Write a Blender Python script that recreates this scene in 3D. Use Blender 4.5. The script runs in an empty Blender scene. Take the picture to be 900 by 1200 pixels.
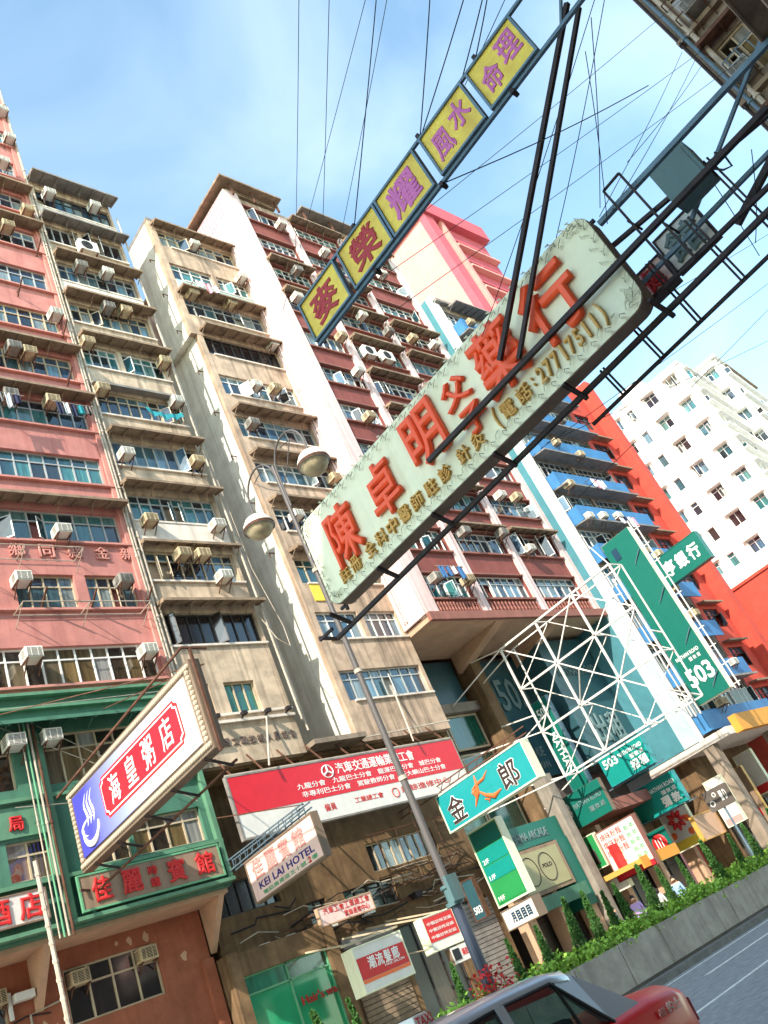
import bpy, bmesh, math, random
from mathutils import Vector, Matrix
R = random.Random(7)
sc = bpy.context.scene
C = sc.collection
V = Vector
I4 = Matrix.Identity(4)

# ------------------------------------------------------------------ camera
PIT, ROLL, YAW = 0.49539244, -0.44889356, 0.90802439
fwd = V((math.sin(YAW)*math.cos(PIT), math.cos(YAW)*math.cos(PIT), math.sin(PIT)))
rt = fwd.cross(V((0, 0, 1))).normalized(); up = rt.cross(fwd)
r2 = rt*math.cos(ROLL) + up*math.sin(ROLL); u2 = -rt*math.sin(ROLL) + up*math.cos(ROLL)
cd = bpy.data.cameras.new('camera'); cam = bpy.data.objects.new('camera', cd); C.objects.link(cam)
cd.sensor_fit = 'VERTICAL'; cd.sensor_height = 36; cd.sensor_width = 27; cd.lens = 36*1.10702087*900/1200
cd.clip_end = 2000; cd.clip_start = .05
m = Matrix((r2, u2, -fwd)).transposed().to_4x4(); m.translation = (0, 0, 1.65)
cam.matrix_world = m
sc.camera = cam

# ------------------------------------------------------------------ light
SUN = V((1, .45, -.85)).normalized()
sd = bpy.data.lights.new('sun', 'SUN'); sun = bpy.data.objects.new('sun', sd); C.objects.link(sun)
sd.energy = 2.45; sd.angle = math.radians(.53); sd.color = (1, .92, .80)
sun.rotation_euler = SUN.to_track_quat('-Z', 'Y').to_euler()
w = bpy.data.worlds.new('World'); sc.world = w; w.use_nodes = True
nt = w.node_tree; nt.nodes.clear()
sky = nt.nodes.new('ShaderNodeTexSky'); sky.sky_type = 'NISHITA'; sky.sun_disc = False
sky.sun_elevation = math.asin(-SUN.z); sky.sun_rotation = math.atan2(-SUN.x, -SUN.y) % (2*math.pi)
sky.air_density = 1.0; sky.dust_density = .5; sky.ozone_density = .0
tc = nt.nodes.new('ShaderNodeTexCoord')
mp = nt.nodes.new('ShaderNodeMapping'); mp.inputs['Scale'].default_value = (1.2, 2.2, 3.2)
cn = nt.nodes.new('ShaderNodeTexNoise'); cn.inputs['Scale'].default_value = 1.3; cn.inputs['Detail'].default_value = 6
cn.inputs['Distortion'].default_value = .6
cr = nt.nodes.new('ShaderNodeValToRGB'); cr.color_ramp.elements[0].position = .44; cr.color_ramp.elements[0].color = (0, 0, 0, 1)
cr.color_ramp.elements[1].position = .85; cr.color_ramp.elements[1].color = (.16, .16, .16, 1)
mx = nt.nodes.new('ShaderNodeMix'); mx.data_type = 'RGBA'
mx.inputs[7].default_value = (7.5, 7.4, 9.0, 1)
ti = nt.nodes.new('ShaderNodeMix'); ti.data_type = 'RGBA'; ti.blend_type = 'MULTIPLY'; ti.inputs[0].default_value = 1; ti.inputs[7].default_value = (1.02, 1.13, 1.0, 1)
bg = nt.nodes.new('ShaderNodeBackground'); bg.inputs['Strength'].default_value = .15
ow = nt.nodes.new('ShaderNodeOutputWorld')
L = nt.links.new
L(tc.outputs['Generated'], mp.inputs[0]); L(mp.outputs[0], cn.inputs['Vector']); L(cn.outputs['Fac'], cr.inputs[0])
L(cr.outputs[0], mx.inputs[0]); L(sky.outputs[0], mx.inputs[6]); L(mx.outputs[2], ti.inputs[6]); L(ti.outputs[2], bg.inputs['Color']); L(bg.outputs[0], ow.inputs[0])
sc.view_settings.view_transform = 'Standard'; sc.view_settings.look = 'None'
sc.view_settings.exposure = 1.65; sc.view_settings.gamma = 1

# ------------------------------------------------------------------ materials
def lin(c):
    return tuple((x/255/12.92 if x <= 10 else ((x/255+.055)/1.055)**2.4) for x in c)
M = {}
def mat(name, rgb, rough=.75, metal=0, var=.14, scale=1.3, streak=0, dirt=None, bump=0, spec=.35, objvar=0, coat=0):
    """surface with world-space mottling, vertical run-off stains and fine relief"""
    ma = bpy.data.materials.new(name); ma.use_nodes = True; n = ma.node_tree.nodes; l = ma.node_tree.links.new
    b = n['Principled BSDF']; b.inputs['Roughness'].default_value = rough; b.inputs['Metallic'].default_value = metal
    b.inputs['Specular IOR Level'].default_value = spec
    if coat: b.inputs['Coat Weight'].default_value = coat; b.inputs['Coat Roughness'].default_value = .05
    c = lin(rgb); g = n.new('ShaderNodeNewGeometry')
    nz = n.new('ShaderNodeTexNoise'); nz.inputs['Scale'].default_value = scale; nz.inputs['Detail'].default_value = 7; nz.inputs['Roughness'].default_value = .65
    l(g.outputs['Position'], nz.inputs['Vector'])
    rp = n.new('ShaderNodeValToRGB'); rp.color_ramp.elements[0].position = .3; rp.color_ramp.elements[1].position = .72
    rp.color_ramp.elements[0].color = (*[x*(1-var*1.6) for x in c], 1); rp.color_ramp.elements[1].color = (*[min(.95, x*(1+var)) for x in c], 1)
    l(nz.outputs['Fac'], rp.inputs[0]); out = rp.outputs[0]
    if streak:
        ml = n.new('ShaderNodeMapping'); ml.inputs['Scale'].default_value = (4.5, 4.5, .22); l(g.outputs['Position'], ml.inputs[0])
        n2 = n.new('ShaderNodeTexNoise'); n2.inputs['Scale'].default_value = 1; n2.inputs['Detail'].default_value = 5; l(ml.outputs[0], n2.inputs['Vector'])
        r3 = n.new('ShaderNodeValToRGB'); r3.color_ramp.elements[0].position = .46; r3.color_ramp.elements[1].position = .7
        r3.color_ramp.elements[0].color = (0, 0, 0, 1); r3.color_ramp.elements[1].color = (streak, streak, streak, 1)
        l(n2.outputs['Fac'], r3.inputs[0])
        mm = n.new('ShaderNodeMix'); mm.data_type = 'RGBA'; mm.inputs[7].default_value = (*lin(dirt or (92, 80, 66)), 1)
        l(r3.outputs[0], mm.inputs[0]); l(out, mm.inputs[6]); out = mm.outputs[2]
    if objvar:
        oi = n.new('ShaderNodeObjectInfo'); hv = n.new('ShaderNodeHueSaturation')
        mr = n.new('ShaderNodeMapRange'); mr.inputs[3].default_value = 1-objvar; mr.inputs[4].default_value = 1+objvar
        l(oi.outputs['Random'], mr.inputs[0]); l(mr.outputs[0], hv.inputs['Value']); l(out, hv.inputs['Color']); out = hv.outputs[0]
    l(out, b.inputs['Base Color'])
    if bump:
        n3 = n.new('ShaderNodeTexNoise'); n3.inputs['Scale'].default_value = 22; n3.inputs['Detail'].default_value = 6; l(g.outputs['Position'], n3.inputs['Vector'])
        bp = n.new('ShaderNodeBump'); bp.inputs['Strength'].default_value = bump; bp.inputs['Distance'].default_value = .03
        l(n3.outputs['Fac'], bp.inputs['Height']); l(bp.outputs[0], b.inputs['Normal'])
    M[name] = ma
    return ma
def flat(name, rgb, rough=.5, spec=.4, **k):
    return mat(name, rgb, rough, var=.05, scale=3, spec=spec, **k)

mat('pink', (196, 130, 120), .8, streak=.35, dirt=(150, 84, 80), bump=.12)
mat('pink_trim', (206, 142, 130), .8, streak=.2, dirt=(150, 84, 80))
mat('green_wall', (78, 126, 104), .7, streak=.4, dirt=(60, 92, 74), bump=.1)
mat('green_trim', (98, 144, 114), .6, streak=.3, dirt=(60, 92, 74))
mat('cream', (205, 182, 156), .85, var=.26, streak=.75, dirt=(120, 104, 88), bump=.15)
mat('cream_light', (226, 214, 200), .85, var=.1, streak=.35, dirt=(140, 128, 112), bump=.1)
mat('cement', (150, 134, 118), .9, var=.22, streak=.6, dirt=(96, 84, 70), bump=.2)
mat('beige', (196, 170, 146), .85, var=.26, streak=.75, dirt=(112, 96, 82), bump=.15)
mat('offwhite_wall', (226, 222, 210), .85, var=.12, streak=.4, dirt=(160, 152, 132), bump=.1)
mat('pale_pink', (228, 202, 196), .8, var=.1, streak=.4, dirt=(176, 138, 132), bump=.08)
mat('dark_red', (138, 76, 68), .75, var=.16, streak=.4, dirt=(120, 54, 50), bump=.1)
mat('dark_red_trim', (152, 98, 86), .75, streak=.3)
mat('blue_wall', (62, 122, 172), .6, var=.14, streak=.35, dirt=(44, 84, 118))
mat('white_wall', (240, 238, 232), .85, var=.07, streak=.35, dirt=(190, 182, 168))
mat('mint_wall', (176, 196, 194), .8, var=.08, streak=.2, dirt=(150, 172, 168))
mat('teal_paint', (70, 128, 138), .75, var=.1, streak=.2, dirt=(70, 110, 118))
mat('red_wall', (196, 78, 62), .8, var=.12, streak=.25, dirt=(150, 56, 46), bump=.08)
mat('salmon_wall', (218, 152, 142), .8, var=.08, streak=.15, dirt=(200, 120, 112))
mat('rose_wall', (196, 92, 102), .8, var=.08, streak=.15, dirt=(170, 80, 90))
mat('brown_wall', (124, 98, 70), .9, var=.3, streak=.6, dirt=(70, 54, 38), bump=.3)
mat('orange_wall', (158, 94, 70), .85, var=.2, streak=.4, dirt=(120, 66, 44), bump=.15)
mat('peach', (196, 160, 132), .8, var=.12, streak=.0)
mat('concrete', (150, 140, 128), .9, var=.22, streak=.35, bump=.25)
mat('dark_concrete', (96, 88, 82), .9, var=.25, streak=.3, bump=.25)
mat('canopy', (150, 128, 106), .85, var=.3, scale=2.2, bump=.15)
mat('canopy_grey', (140, 134, 128), .85, var=.25, scale=2.2, bump=.15)
mat('alu', (186, 186, 182), .45, .3, var=.1)
mat('frame_beige', (196, 178, 150), .6, var=.15)
mat('frame_white', (226, 224, 218), .5, var=.08)
mat('frame_green', (104, 166, 126), .6, var=.12)
mat('frame_dark', (70, 66, 64), .5, .2)
mat('ac_white', (226, 222, 210), .55, var=.12, scale=4, objvar=.08)
mat('ac_beige', (206, 186, 150), .6, var=.2, scale=4, streak=.3, objvar=.1)
mat('ac_grey', (160, 156, 148), .6, var=.25, scale=4, streak=.4, objvar=.1)
mat('ac_dark', (48, 46, 44), .7)
mat('rust', (104, 70, 54), .8, .1, var=.35, scale=5)
mat('dark_steel', (58, 48, 48), .6, .3, var=.3, scale=4)
mat('steel_blue', (104, 126, 140), .55, .3, var=.15, scale=4)
mat('white_steel', (232, 224, 214), .55, .0, var=.12, scale=4, streak=.2, dirt=(160, 110, 80))
mat('pipe', (190, 176, 158), .6, var=.2, scale=3)
mat('cable', (34, 34, 38), .6, var=.1)
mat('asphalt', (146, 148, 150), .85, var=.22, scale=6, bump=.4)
mat('paving', (150, 142, 132), .85, var=.18, scale=2, bump=.15)
mat('planter', (176, 166, 156), .9, var=.16, scale=3, streak=.3, dirt=(70, 64, 58), bump=.3)
mat('kerb', (120, 116, 112), .9, var=.2, scale=4, bump=.2)
mat('soil', (62, 48, 36), .95, var=.3)
mat('road_paint', (228, 226, 220), .8, var=.2, scale=8)
mat('leaf', (150, 192, 76), .6, var=.35, scale=5, spec=.25)
mat('leaf_dark', (70, 110, 52), .65, var=.35, scale=5, spec=.2)
mat('bark', (88, 66, 48), .9, var=.3, scale=8)
flat('sign_cream', (234, 234, 204), .5, streak=.25, dirt=(186, 176, 130))
flat('sign_side', (128, 108, 90), .6, streak=.4)
flat('red_orange', (250, 92, 48), .45)
flat('gold', (206, 160, 80), .45)
flat('neon', (206, 206, 180), .3)
mat('yellow_panel', (246, 210, 84), .5, var=.14, scale=6, streak=.45, dirt=(176, 128, 48))
flat('magenta_ink', (204, 104, 170), .5)
flat('crimson_ink', (172, 34, 34), .5)
flat('white_face', (222, 218, 210), .4, streak=.12, dirt=(190, 180, 160))
flat('red_face', (212, 38, 52), .4)
flat('red_ink', (206, 44, 44), .5)
flat('dark_ink', (58, 46, 44), .6)
flat('white_ink', (244, 242, 236), .5)
flat('teal_face', (34, 150, 152), .4, streak=.1, dirt=(28, 120, 120))
flat('bank_green', (18, 106, 92), .4, streak=.12, dirt=(20, 90, 80))
flat('directory_green', (46, 142, 80), .35)
flat('directory_teal', (24, 140, 130), .35)
flat('orange_ink', (240, 112, 56), .45)
flat('blue_ink', (40, 40, 120), .5)
flat('green_ink', (60, 160, 110), .5)
flat('pink_face', (238, 206, 198), .5, streak=.3, dirt=(200, 150, 140))
flat('pink_ink', (222, 150, 144), .5)
flat('grey_relief', (112, 96, 88), .8)
flat('brown_panel', (150, 126, 104), .7, streak=.5)
flat('navy_panel', (36, 66, 88), .3, spec=.5)
flat('slate_panel', (52, 88, 96), .25, spec=.6)
flat('slate_ink', (110, 132, 132), .5)
flat('yellow_face', (240, 206, 70), .45)
flat('orange_awning', (222, 150, 60), .7)
flat('lamp_base_shaded', (54, 62, 80), .45, spec=.5)  # blue-grey base, colour darkened to stand for shade low on the post
flat('shop_green', (40, 150, 104), .12, spec=.8)
flat('steel_grey', (94, 88, 86), .5, streak=.2)
flat('olive_panel', (164, 158, 118), .4)
flat('ornate', (186, 168, 146), .6)
flat('black', (26, 26, 28), .5)
flat('teal_box', (84, 112, 114), .5, streak=.3)
mat('taxi_red', (232, 8, 22), .38, var=.05, coat=.15, spec=.3)
mat('taxi_silver', (186, 192, 202), .3, .25, var=.04, coat=.8, spec=.5)
flat('chrome', (200, 200, 205), .15, metal=.9)
flat('rubber', (28, 28, 28), .8)
flat('tail_red', (150, 10, 20), .2)
flat('seat_cloth', (52, 66, 84), .9)
flat('cloth_blue', (58, 104, 150), .9)
flat('cloth_white', (226, 224, 222), .9)
flat('cloth_teal', (40, 132, 140), .9)
flat('cloth_navy', (40, 44, 70), .9)
flat('cloth_pink', (214, 150, 160), .9)
flat('skin', (206, 156, 128), .6)
flat('hair', (30, 24, 22), .6)
flat('trousers', (56, 58, 70), .9)

def glassmat(name, ramp, rough=.06, wave=.12):
    """window glass over curtains and dark rooms: each pane has its own tone"""
    ma = bpy.data.materials.new(name); ma.use_nodes = True; n = ma.node_tree.nodes; l = ma.node_tree.links.new
    b = n['Principled BSDF']; b.inputs['Roughness'].default_value = rough; b.inputs['Specular IOR Level'].default_value = .9
    b.inputs['IOR'].default_value = 1.6
    oi = n.new('ShaderNodeObjectInfo'); rp = n.new('ShaderNodeValToRGB'); rp.color_ramp.interpolation = 'CONSTANT'
    el = rp.color_ramp.elements
    while len(el) < len(ramp): el.new(.5)
    for i, c in enumerate(ramp):
        el[i].position = i/len(ramp); el[i].color = (*lin(c), 1)
    l(oi.outputs['Random'], rp.inputs[0])
    g = n.new('ShaderNodeNewGeometry'); mpg = n.new('ShaderNodeMapping'); mpg.inputs['Scale'].default_value = (9, 9, .7)
    l(g.outputs['Position'], mpg.inputs[0])
    nz = n.new('ShaderNodeTexNoise'); nz.inputs['Scale'].default_value = 1; nz.inputs['Detail'].default_value = 3; l(mpg.outputs[0], nz.inputs['Vector'])
    mr = n.new('ShaderNodeMapRange'); mr.inputs[1].default_value = .3; mr.inputs[2].default_value = .7; mr.inputs[3].default_value = .55; mr.inputs[4].default_value = 1.3
    l(nz.outputs['Fac'], mr.inputs[0])
    hs = n.new('ShaderNodeHueSaturation'); l(rp.outputs[0], hs.inputs['Color']); l(mr.outputs[0], hs.inputs['Value'])
    l(hs.outputs[0], b.inputs['Base Color'])
    n4 = n.new('ShaderNodeTexNoise'); n4.inputs['Scale'].default_value = 1.1; l(g.outputs['Position'], n4.inputs['Vector'])
    bp = n.new('ShaderNodeBump'); bp.inputs['Strength'].default_value = wave; bp.inputs['Distance'].default_value = .2
    l(n4.outputs['Fac'], bp.inputs['Height']); l(bp.outputs[0], b.inputs['Normal'])
    M[name] = ma
glassmat('glass', [(40, 52, 66), (70, 104, 128), (26, 34, 42), (104, 136, 152), (52, 74, 92), (128, 140, 140), (34, 44, 54), (66, 96, 104)])
glassmat('glass_teal', [(36, 96, 100), (60, 120, 120), (24, 52, 58), (90, 130, 128), (40, 80, 90), (30, 44, 50)])
glassmat('glass_brown', [(92, 76, 50), (60, 50, 38), (120, 100, 66), (44, 38, 32), (104, 92, 72), (150, 148, 144)])
glassmat('glass_green', [(20, 104, 84), (30, 120, 92), (16, 88, 72)], .12, .02)
glassmat('glass_shop', [(34, 30, 28), (52, 44, 36), (24, 22, 22), (80, 62, 44)], .4, .01)
glassmat('glass_dark', [(30, 26, 30), (44, 38, 40), (22, 24, 30)], .12, .02)
ma = bpy.data.materials.new('car_glass'); ma.use_nodes = True
nb = ma.node_tree.nodes; pb = nb['Principled BSDF']; pb.inputs['Base Color'].default_value = (.02, .04, .04, 1); pb.inputs['Roughness'].default_value = .03
tr = nb.new('ShaderNodeBsdfTransparent'); tr.inputs[0].default_value = (.62, .8, .76, 1); ms = nb.new('ShaderNodeMixShader'); ms.inputs[0].default_value = .35
ma.node_tree.links.new(tr.outputs[0], ms.inputs[1]); ma.node_tree.links.new(pb.outputs[0], ms.inputs[2]); ma.node_tree.links.new(ms.outputs[0], nb['Material Output'].inputs[0])
M['car_glass'] = ma

# ------------------------------------------------------------------ helpers
WM = {}
def tag(o, label=None, cat=None, group=None, kind=None):
    if label: o['label'] = label
    if cat: o['category'] = cat
    if group: o['group'] = group
    if kind: o['kind'] = kind
    return o
def thing(name, label, cat, loc=(0, 0, 0), rz=0, group=None):
    o = bpy.data.objects.new(name, None); C.objects.link(o); o.empty_display_size = .2
    o.location = loc; o.rotation_euler = (0, 0, rz)
    WM[o] = Matrix.Translation(loc) @ Matrix.Rotation(rz, 4, 'Z')
    return tag(o, label, cat, group)
def adopt(o, parent, mw):
    if parent is not None:
        o.parent = parent; o.matrix_local = WM[parent].inverted() @ mw
    else:
        o.matrix_world = mw
    WM[o] = mw
class Face:
    """local facade axes: a to the right, d outward, z up"""
    def __init__(s, o, u, n): s.o = V(o); s.u = V(u); s.n = V(n)
    def __call__(s, a, d, z): return s.o + s.u*a + s.n*d + V((0, 0, z))
    def hinge(s, a, d, ang):
        ca, sa = math.cos(ang), math.sin(ang)
        return Face(s(a, d, 0), s.u*ca + s.n*sa, s.n*ca - s.u*sa)
WORLD = Face((0, 0, 0), (1, 0, 0), (0, 1, 0))
class MB:
    def __init__(s): s.v = []; s.f = []
    def add(s, vs, fs):
        k = len(s.v); s.v += [tuple(x) for x in vs]; s.f += [tuple(i+k for i in f) for f in fs]; return s
    def box(s, a0, a1, d0, d1, z0, z1, F=WORLD):
        return s.add([F(a, d, z) for a in (a0, a1) for d in (d0, d1) for z in (z0, z1)],
                     [(0, 1, 3, 2), (4, 6, 7, 5), (0, 4, 5, 1), (2, 3, 7, 6), (0, 2, 6, 4), (1, 5, 7, 3)])
    def frame(s, p, q):
        d = (V(q)-V(p)); ln = d.length; d = d/ln if ln else V((0, 0, 1))
        x = d.cross(V((0, 0, 1)) if abs(d.z) < .95 else V((0, 1, 0))).normalized(); return d, x, x.cross(d)
    def bar(s, p, q, w, h=None):
        h = h or w; d, x, y = s.frame(p, q); vs = []
        for c in (V(p), V(q)):
            for i, j in ((-1, -1), (1, -1), (1, 1), (-1, 1)): vs.append(c + x*(i*w/2) + y*(j*h/2))
        return s.add(vs, [(0, 1, 2, 3), (4, 7, 6, 5), (0, 4, 5, 1), (1, 5, 6, 2), (2, 6, 7, 3), (3, 7, 4, 0)])
    def tube(s, p, q, r, n=8, r1=None):
        r1 = r if r1 is None else r1; d, x, y = s.frame(p, q); vs = []
        for c, rr in ((V(p), r), (V(q), r1)):
            for i in range(n):
                t = 2*math.pi*i/n; vs.append(c + x*(rr*math.cos(t)) + y*(rr*math.sin(t)))
        fs = [(i, (i+1) % n, n+(i+1) % n, n+i) for i in range(n)] + [tuple(range(n))[::-1], tuple(range(n, 2*n))]
        return s.add(vs, fs)
    def path(s, pts, r, n=6):
        pts = [V(p) for p in pts]; k = len(pts); vs = []; x = None
        for i, p in enumerate(pts):
            t = (pts[min(i+1, k-1)]-pts[max(i-1, 0)]).normalized()
            if x is None: x = t.cross(V((0, 0, 1)) if abs(t.z) < .9 else V((0, 1, 0))).normalized()
            x = (x - t*x.dot(t)).normalized(); y = t.cross(x)
            rr = r[i] if isinstance(r, (list, tuple)) else r
            for j in range(n):
                a = 2*math.pi*j/n; vs.append(p + x*(rr*math.cos(a)) + y*(rr*math.sin(a)))
        fs = [(i*n+j, i*n+(j+1) % n, (i+1)*n+(j+1) % n, (i+1)*n+j) for i in range(k-1) for j in range(n)]
        fs += [tuple(range(n))[::-1], tuple(range((k-1)*n, k*n))]
        return s.add(vs, fs)
    def lathe(s, prof, c=(0, 0, 0), n=20, squash=1):
        c = V(c); vs = []
        for r, z in prof:
            for i in range(n):
                t = 2*math.pi*i/n; vs.append(c + V((r*math.cos(t), r*squash*math.sin(t), z)))
        fs = [(i*n+j, i*n+(j+1) % n, (i+1)*n+(j+1) % n, (i+1)*n+j) for i in range(len(prof)-1) for j in range(n)]
        return s.add(vs, fs)
    def prism(s, pts, F, d0, d1):
        k = len(pts); vs = [F(a, d0, z) for a, z in pts] + [F(a, d1, z) for a, z in pts]
        return s.add(vs, [tuple(range(k))[::-1], tuple(range(k, 2*k))] + [(i, (i+1) % k, k+(i+1) % k, k+i) for i in range(k)])
    def mesh(s, name, fix=True, smooth=False, bevel=0):
        me = bpy.data.meshes.new(name); me.from_pydata(s.v, [], s.f)
        if fix or bevel:
            bm = bmesh.new(); bm.from_mesh(me)
            if bevel: bmesh.ops.bevel(bm, geom=bm.edges[:], offset=bevel, segments=2, affect='EDGES', profile=.6)
            bmesh.ops.recalc_face_normals(bm, faces=bm.faces); bm.to_mesh(me); bm.free()
        if smooth: me.polygons.foreach_set('use_smooth', [True]*len(me.polygons))
        return me
    def build(s, name, m, parent=None, local=False, smooth=False, bevel=0, fix=True):
        me = s.mesh(name, fix, smooth, bevel); me.materials.append(M[m])
        o = bpy.data.objects.new(name, me); C.objects.link(o)
        adopt(o, parent, WM[parent].copy() if (local and parent is not None) else I4.copy())
        return o
CUBE = {}
def piece(name, m, parent, F, a0, a1, d0, d1, z0, z1):
    """a box that shares its mesh with all alike pieces"""
    if m not in CUBE:
        CUBE[m] = MB().box(-.5, .5, -.5, .5, -.5, .5).mesh('piece'); CUBE[m].materials.append(M[m])
    o = bpy.data.objects.new(name, CUBE[m]); C.objects.link(o)
    mw = Matrix((F.u*(a1-a0), F.n*(d1-d0), V((0, 0, z1-z0)))).transposed().to_4x4()
    mw.translation = F((a0+a1)/2, (d0+d1)/2, (z0+z1)/2)
    adopt(o, parent, mw); return o
def copy_tree(o, parent=None):
    c = o.copy(); C.objects.link(c)
    if parent is not None: c.parent = parent
    for ch in list(o.children): copy_tree(ch, c)
    return c
# lettering is queued and made in one go at the end
TQ = []
def text(name, s, m, parent, F, a0, a1, z0, z1, d=.01, ext=.004, bold=.0, slant=0, rot=0):
    TQ.append((name, s, m, parent, F, a0, a1, z0, z1, d, ext, bold, slant, rot))
def flush_text():
    keys = {}
    for q in TQ: keys.setdefault((q[1], q[11]), None)
    tmp = []
    for k in keys:
        cu = bpy.data.curves.new('lettering', 'FONT'); cu.body = k[0]; cu.resolution_u = 2; cu.extrude = .02; cu.bevel_depth = k[1]; cu.bevel_resolution = 0
        o = bpy.data.objects.new('lettering', cu); C.objects.link(o); tmp.append((k, o))
    dg = bpy.context.evaluated_depsgraph_get()
    for k, o in tmp:
        me = bpy.data.meshes.new_from_object(o.evaluated_get(dg)); keys[k] = me
    for k, o in tmp:
        cu = o.data; bpy.data.objects.remove(o); bpy.data.curves.remove(cu)
    for (name, s, m, parent, F, a0, a1, z0, z1, d, ext, bold, slant, rot) in TQ:
        src = keys[(s, bold)]
        if not len(src.vertices): continue
        xs = [v.co.x for v in src.vertices]; ys = [v.co.y for v in src.vertices]
        x0, x1, y0, y1 = min(xs), max(xs), min(ys), max(ys)
        bm = bmesh.new(); bm.from_mesh(src)
        ca, sa = math.cos(rot), math.sin(rot); cx, cz = (a0+a1)/2, (z0+z1)/2
        zs = [v.co.z for v in bm.verts]; z_lo, z_hi = min(zs), max(zs)
        for v in bm.verts:
            fx = (v.co.x-x0)/max(1e-6, x1-x0); fy = (v.co.y-y0)/max(1e-6, y1-y0)
            a = a0+(a1-a0)*fx - cx; z = z0+(z1-z0)*fy + slant*(fx-.5) - cz
            v.co = F(cx+a*ca-z*sa, d+ext*(v.co.z-z_lo)/max(1e-6, z_hi-z_lo), cz+a*sa+z*ca)
        bmesh.ops.recalc_face_normals(bm, faces=bm.faces)
        me = bpy.data.meshes.new(name); bm.to_mesh(me); bm.free(); me.materials.append(M[m])
        o = bpy.data.objects.new(name, me); C.objects.link(o); adopt(o, parent, I4.copy())
    for me in keys.values(): bpy.data.meshes.remove(me)
def chars(root, s, m, F, a0, a1, z0, z1, name='character', gap=.12, **k):
    n = len(s); w_ = (a1-a0)/n
    for i, c in enumerate(s): text(name, c, m, root, F, a0+i*w_+w_*gap/2, a0+(i+1)*w_-w_*gap/2, z0, z1, **k)
def south(Y): return Face((0, Y, 0), (1, 0, 0), (0, -1, 0))          # faces the street, a = X
def west(X): return Face((X, 0, 0), (0, -1, 0), (-1, 0, 0))          # faces along the street, a = -Y
def ordinal(i): return ['first', 'second', 'third', 'fourth', 'fifth', 'sixth', 'seventh', 'eighth', 'ninth', 'tenth', 'eleventh', 'twelfth', 'thirteenth', 'fourteenth', 'fifteenth', 'sixteenth', 'seventeenth', 'eighteenth', 'nineteenth', 'twentieth'][i]

# ------------------------------------------------------------------ ground
def struct(mb, name, m, parent=None, **k):
    o = mb.build(name, m, parent, **k)
    if parent is None: o['kind'] = 'structure'
    return o
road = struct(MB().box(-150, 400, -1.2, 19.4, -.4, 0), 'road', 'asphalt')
struct(MB().box(-300, 900, -300, 600, -.9, -.42), 'ground', 'concrete')
struct(MB().box(-150, 400, -60, -1.2, -.41, .12), 'near_pavement', 'paving')
struct(MB().box(-150, 400, 19.4, 60, -.41, .13), 'far_pavement', 'paving')
for i in range(14):
    x0 = -6+i*5.6
    MB().box(x0, x0+3.0, 10.55, 10.67, .0, .004).build('lane_dash', 'road_paint', road)
MB().box(-60, 200, 8.5, 8.6, 0, .004).build('lane_line', 'road_paint', road)
MB().box(-60, 200, 12.05, 12.14, 0, .004).build('edge_line', 'road_paint', road)

# ------------------------------------------------------------------ facade kit
def window(root, F, a0, a1, z0, z1, n, d=-.16, trans=.3, fm='alu', gm='glass', openp=.08, bars=False, t=.05):
    mb = MB()
    for x in (a0, a1-t): mb.box(x, x+t, d-.06, d+.03, z0, z1, F)
    for z in (z0, z1-t): mb.box(a0+t, a1-t, d-.06, d+.03, z, z+t, F)
    w = (a1-a0)/n; zt = z1-(z1-z0)*trans if trans else z1-t
    cells = []
    for i in range(n):
        if i: mb.box(a0+i*w-t/2, a0+i*w+t/2, d-.06, d+.025, z0+t, z1-t, F)
        x0 = a0+i*w+(t if i == 0 else t/2); x1 = a0+(i+1)*w-(t if i == n-1 else t/2)
        if trans:
            mb.box(x0, x1, d-.06, d+.02, zt-t/2, zt+t/2, F)
            cells.append((x0, x1, zt+t/2, z1-t, 0)); cells.append((x0, x1, z0+t, zt-t/2, 1))
        else: cells.append((x0, x1, z0+t, z1-t, 1))
    todo = []
    for (x0, x1, y0, y1, can) in cells:
        if can and R.random() < openp:
            s = R.random() < .5; ang = R.uniform(.5, 1.2)
            H = F.hinge(x0, d+.03, ang) if s else F.hinge(x1, d+.03, math.pi-ang)
            ww = x1-x0
            for q0, q1, e0, e1 in ((0, .04, y0, y1), (ww-.04, ww, y0, y1), (.04, ww-.04, y0, y0+.04), (.04, ww-.04, y1-.04, y1)):
                mb.box(q0, q1, -.015, .015, e0, e1, H)
            todo.append((H, .04, ww-.04, y0+.04, y1-.04, 0))
        else: todo.append((F, x0, x1, y0, y1, d-.03))
    if bars:
        k = max(3, int((a1-a0)/.16))
        for i in range(1, k): mb.box(a0+(a1-a0)*i/k-.008, a0+(a1-a0)*i/k+.008, d+.06, d+.076, z0, z1, F)
        for z in (z0+.25, z1-.25): mb.box(a0, a1, d+.058, d+.08, z, z+.02, F)
    o = mb.build('window', fm, root)
    for (G, x0, x1, y0, y1, dd) in todo: piece('pane', gm, o, G, x0, x1, dd-.006, dd+.006, y0, y1)
    return o
def facade(root, F, a0, a1, z0, z1, bands, m, th=.3, name='wall', relief=0):
    """wall with real openings; bands = [(zb, zt, [(w0, w1, n, options)])]"""
    mb = MB(); z = z0
    for zb, zt, wins in bands:
        mb.box(a0, a1, -th, 0, z, zb, F); x = a0
        for wn in wins:
            if wn[0] > x: mb.box(x, wn[0], -th, 0, zb, zt, F)
            x = wn[1]
        if x < a1: mb.box(x, a1, -th, 0, zb, zt, F)
        z = zt
    if z < z1: mb.box(a0, a1, -th, 0, z, z1, F)
    o = mb.build(name, m, root)
    for zb, zt, wins in bands:
        for wn in wins:
            k = wn[3] if len(wn) > 3 else {}
            window(root, F, wn[0], wn[1], zb, zt, wn[2], **k)
    return o
def sill(root, F, a0, a1, z, m, dep=.1, h=.08):
    return piece('sill', m, root, F, a0, a1, .002, dep, z-h, z)
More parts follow.
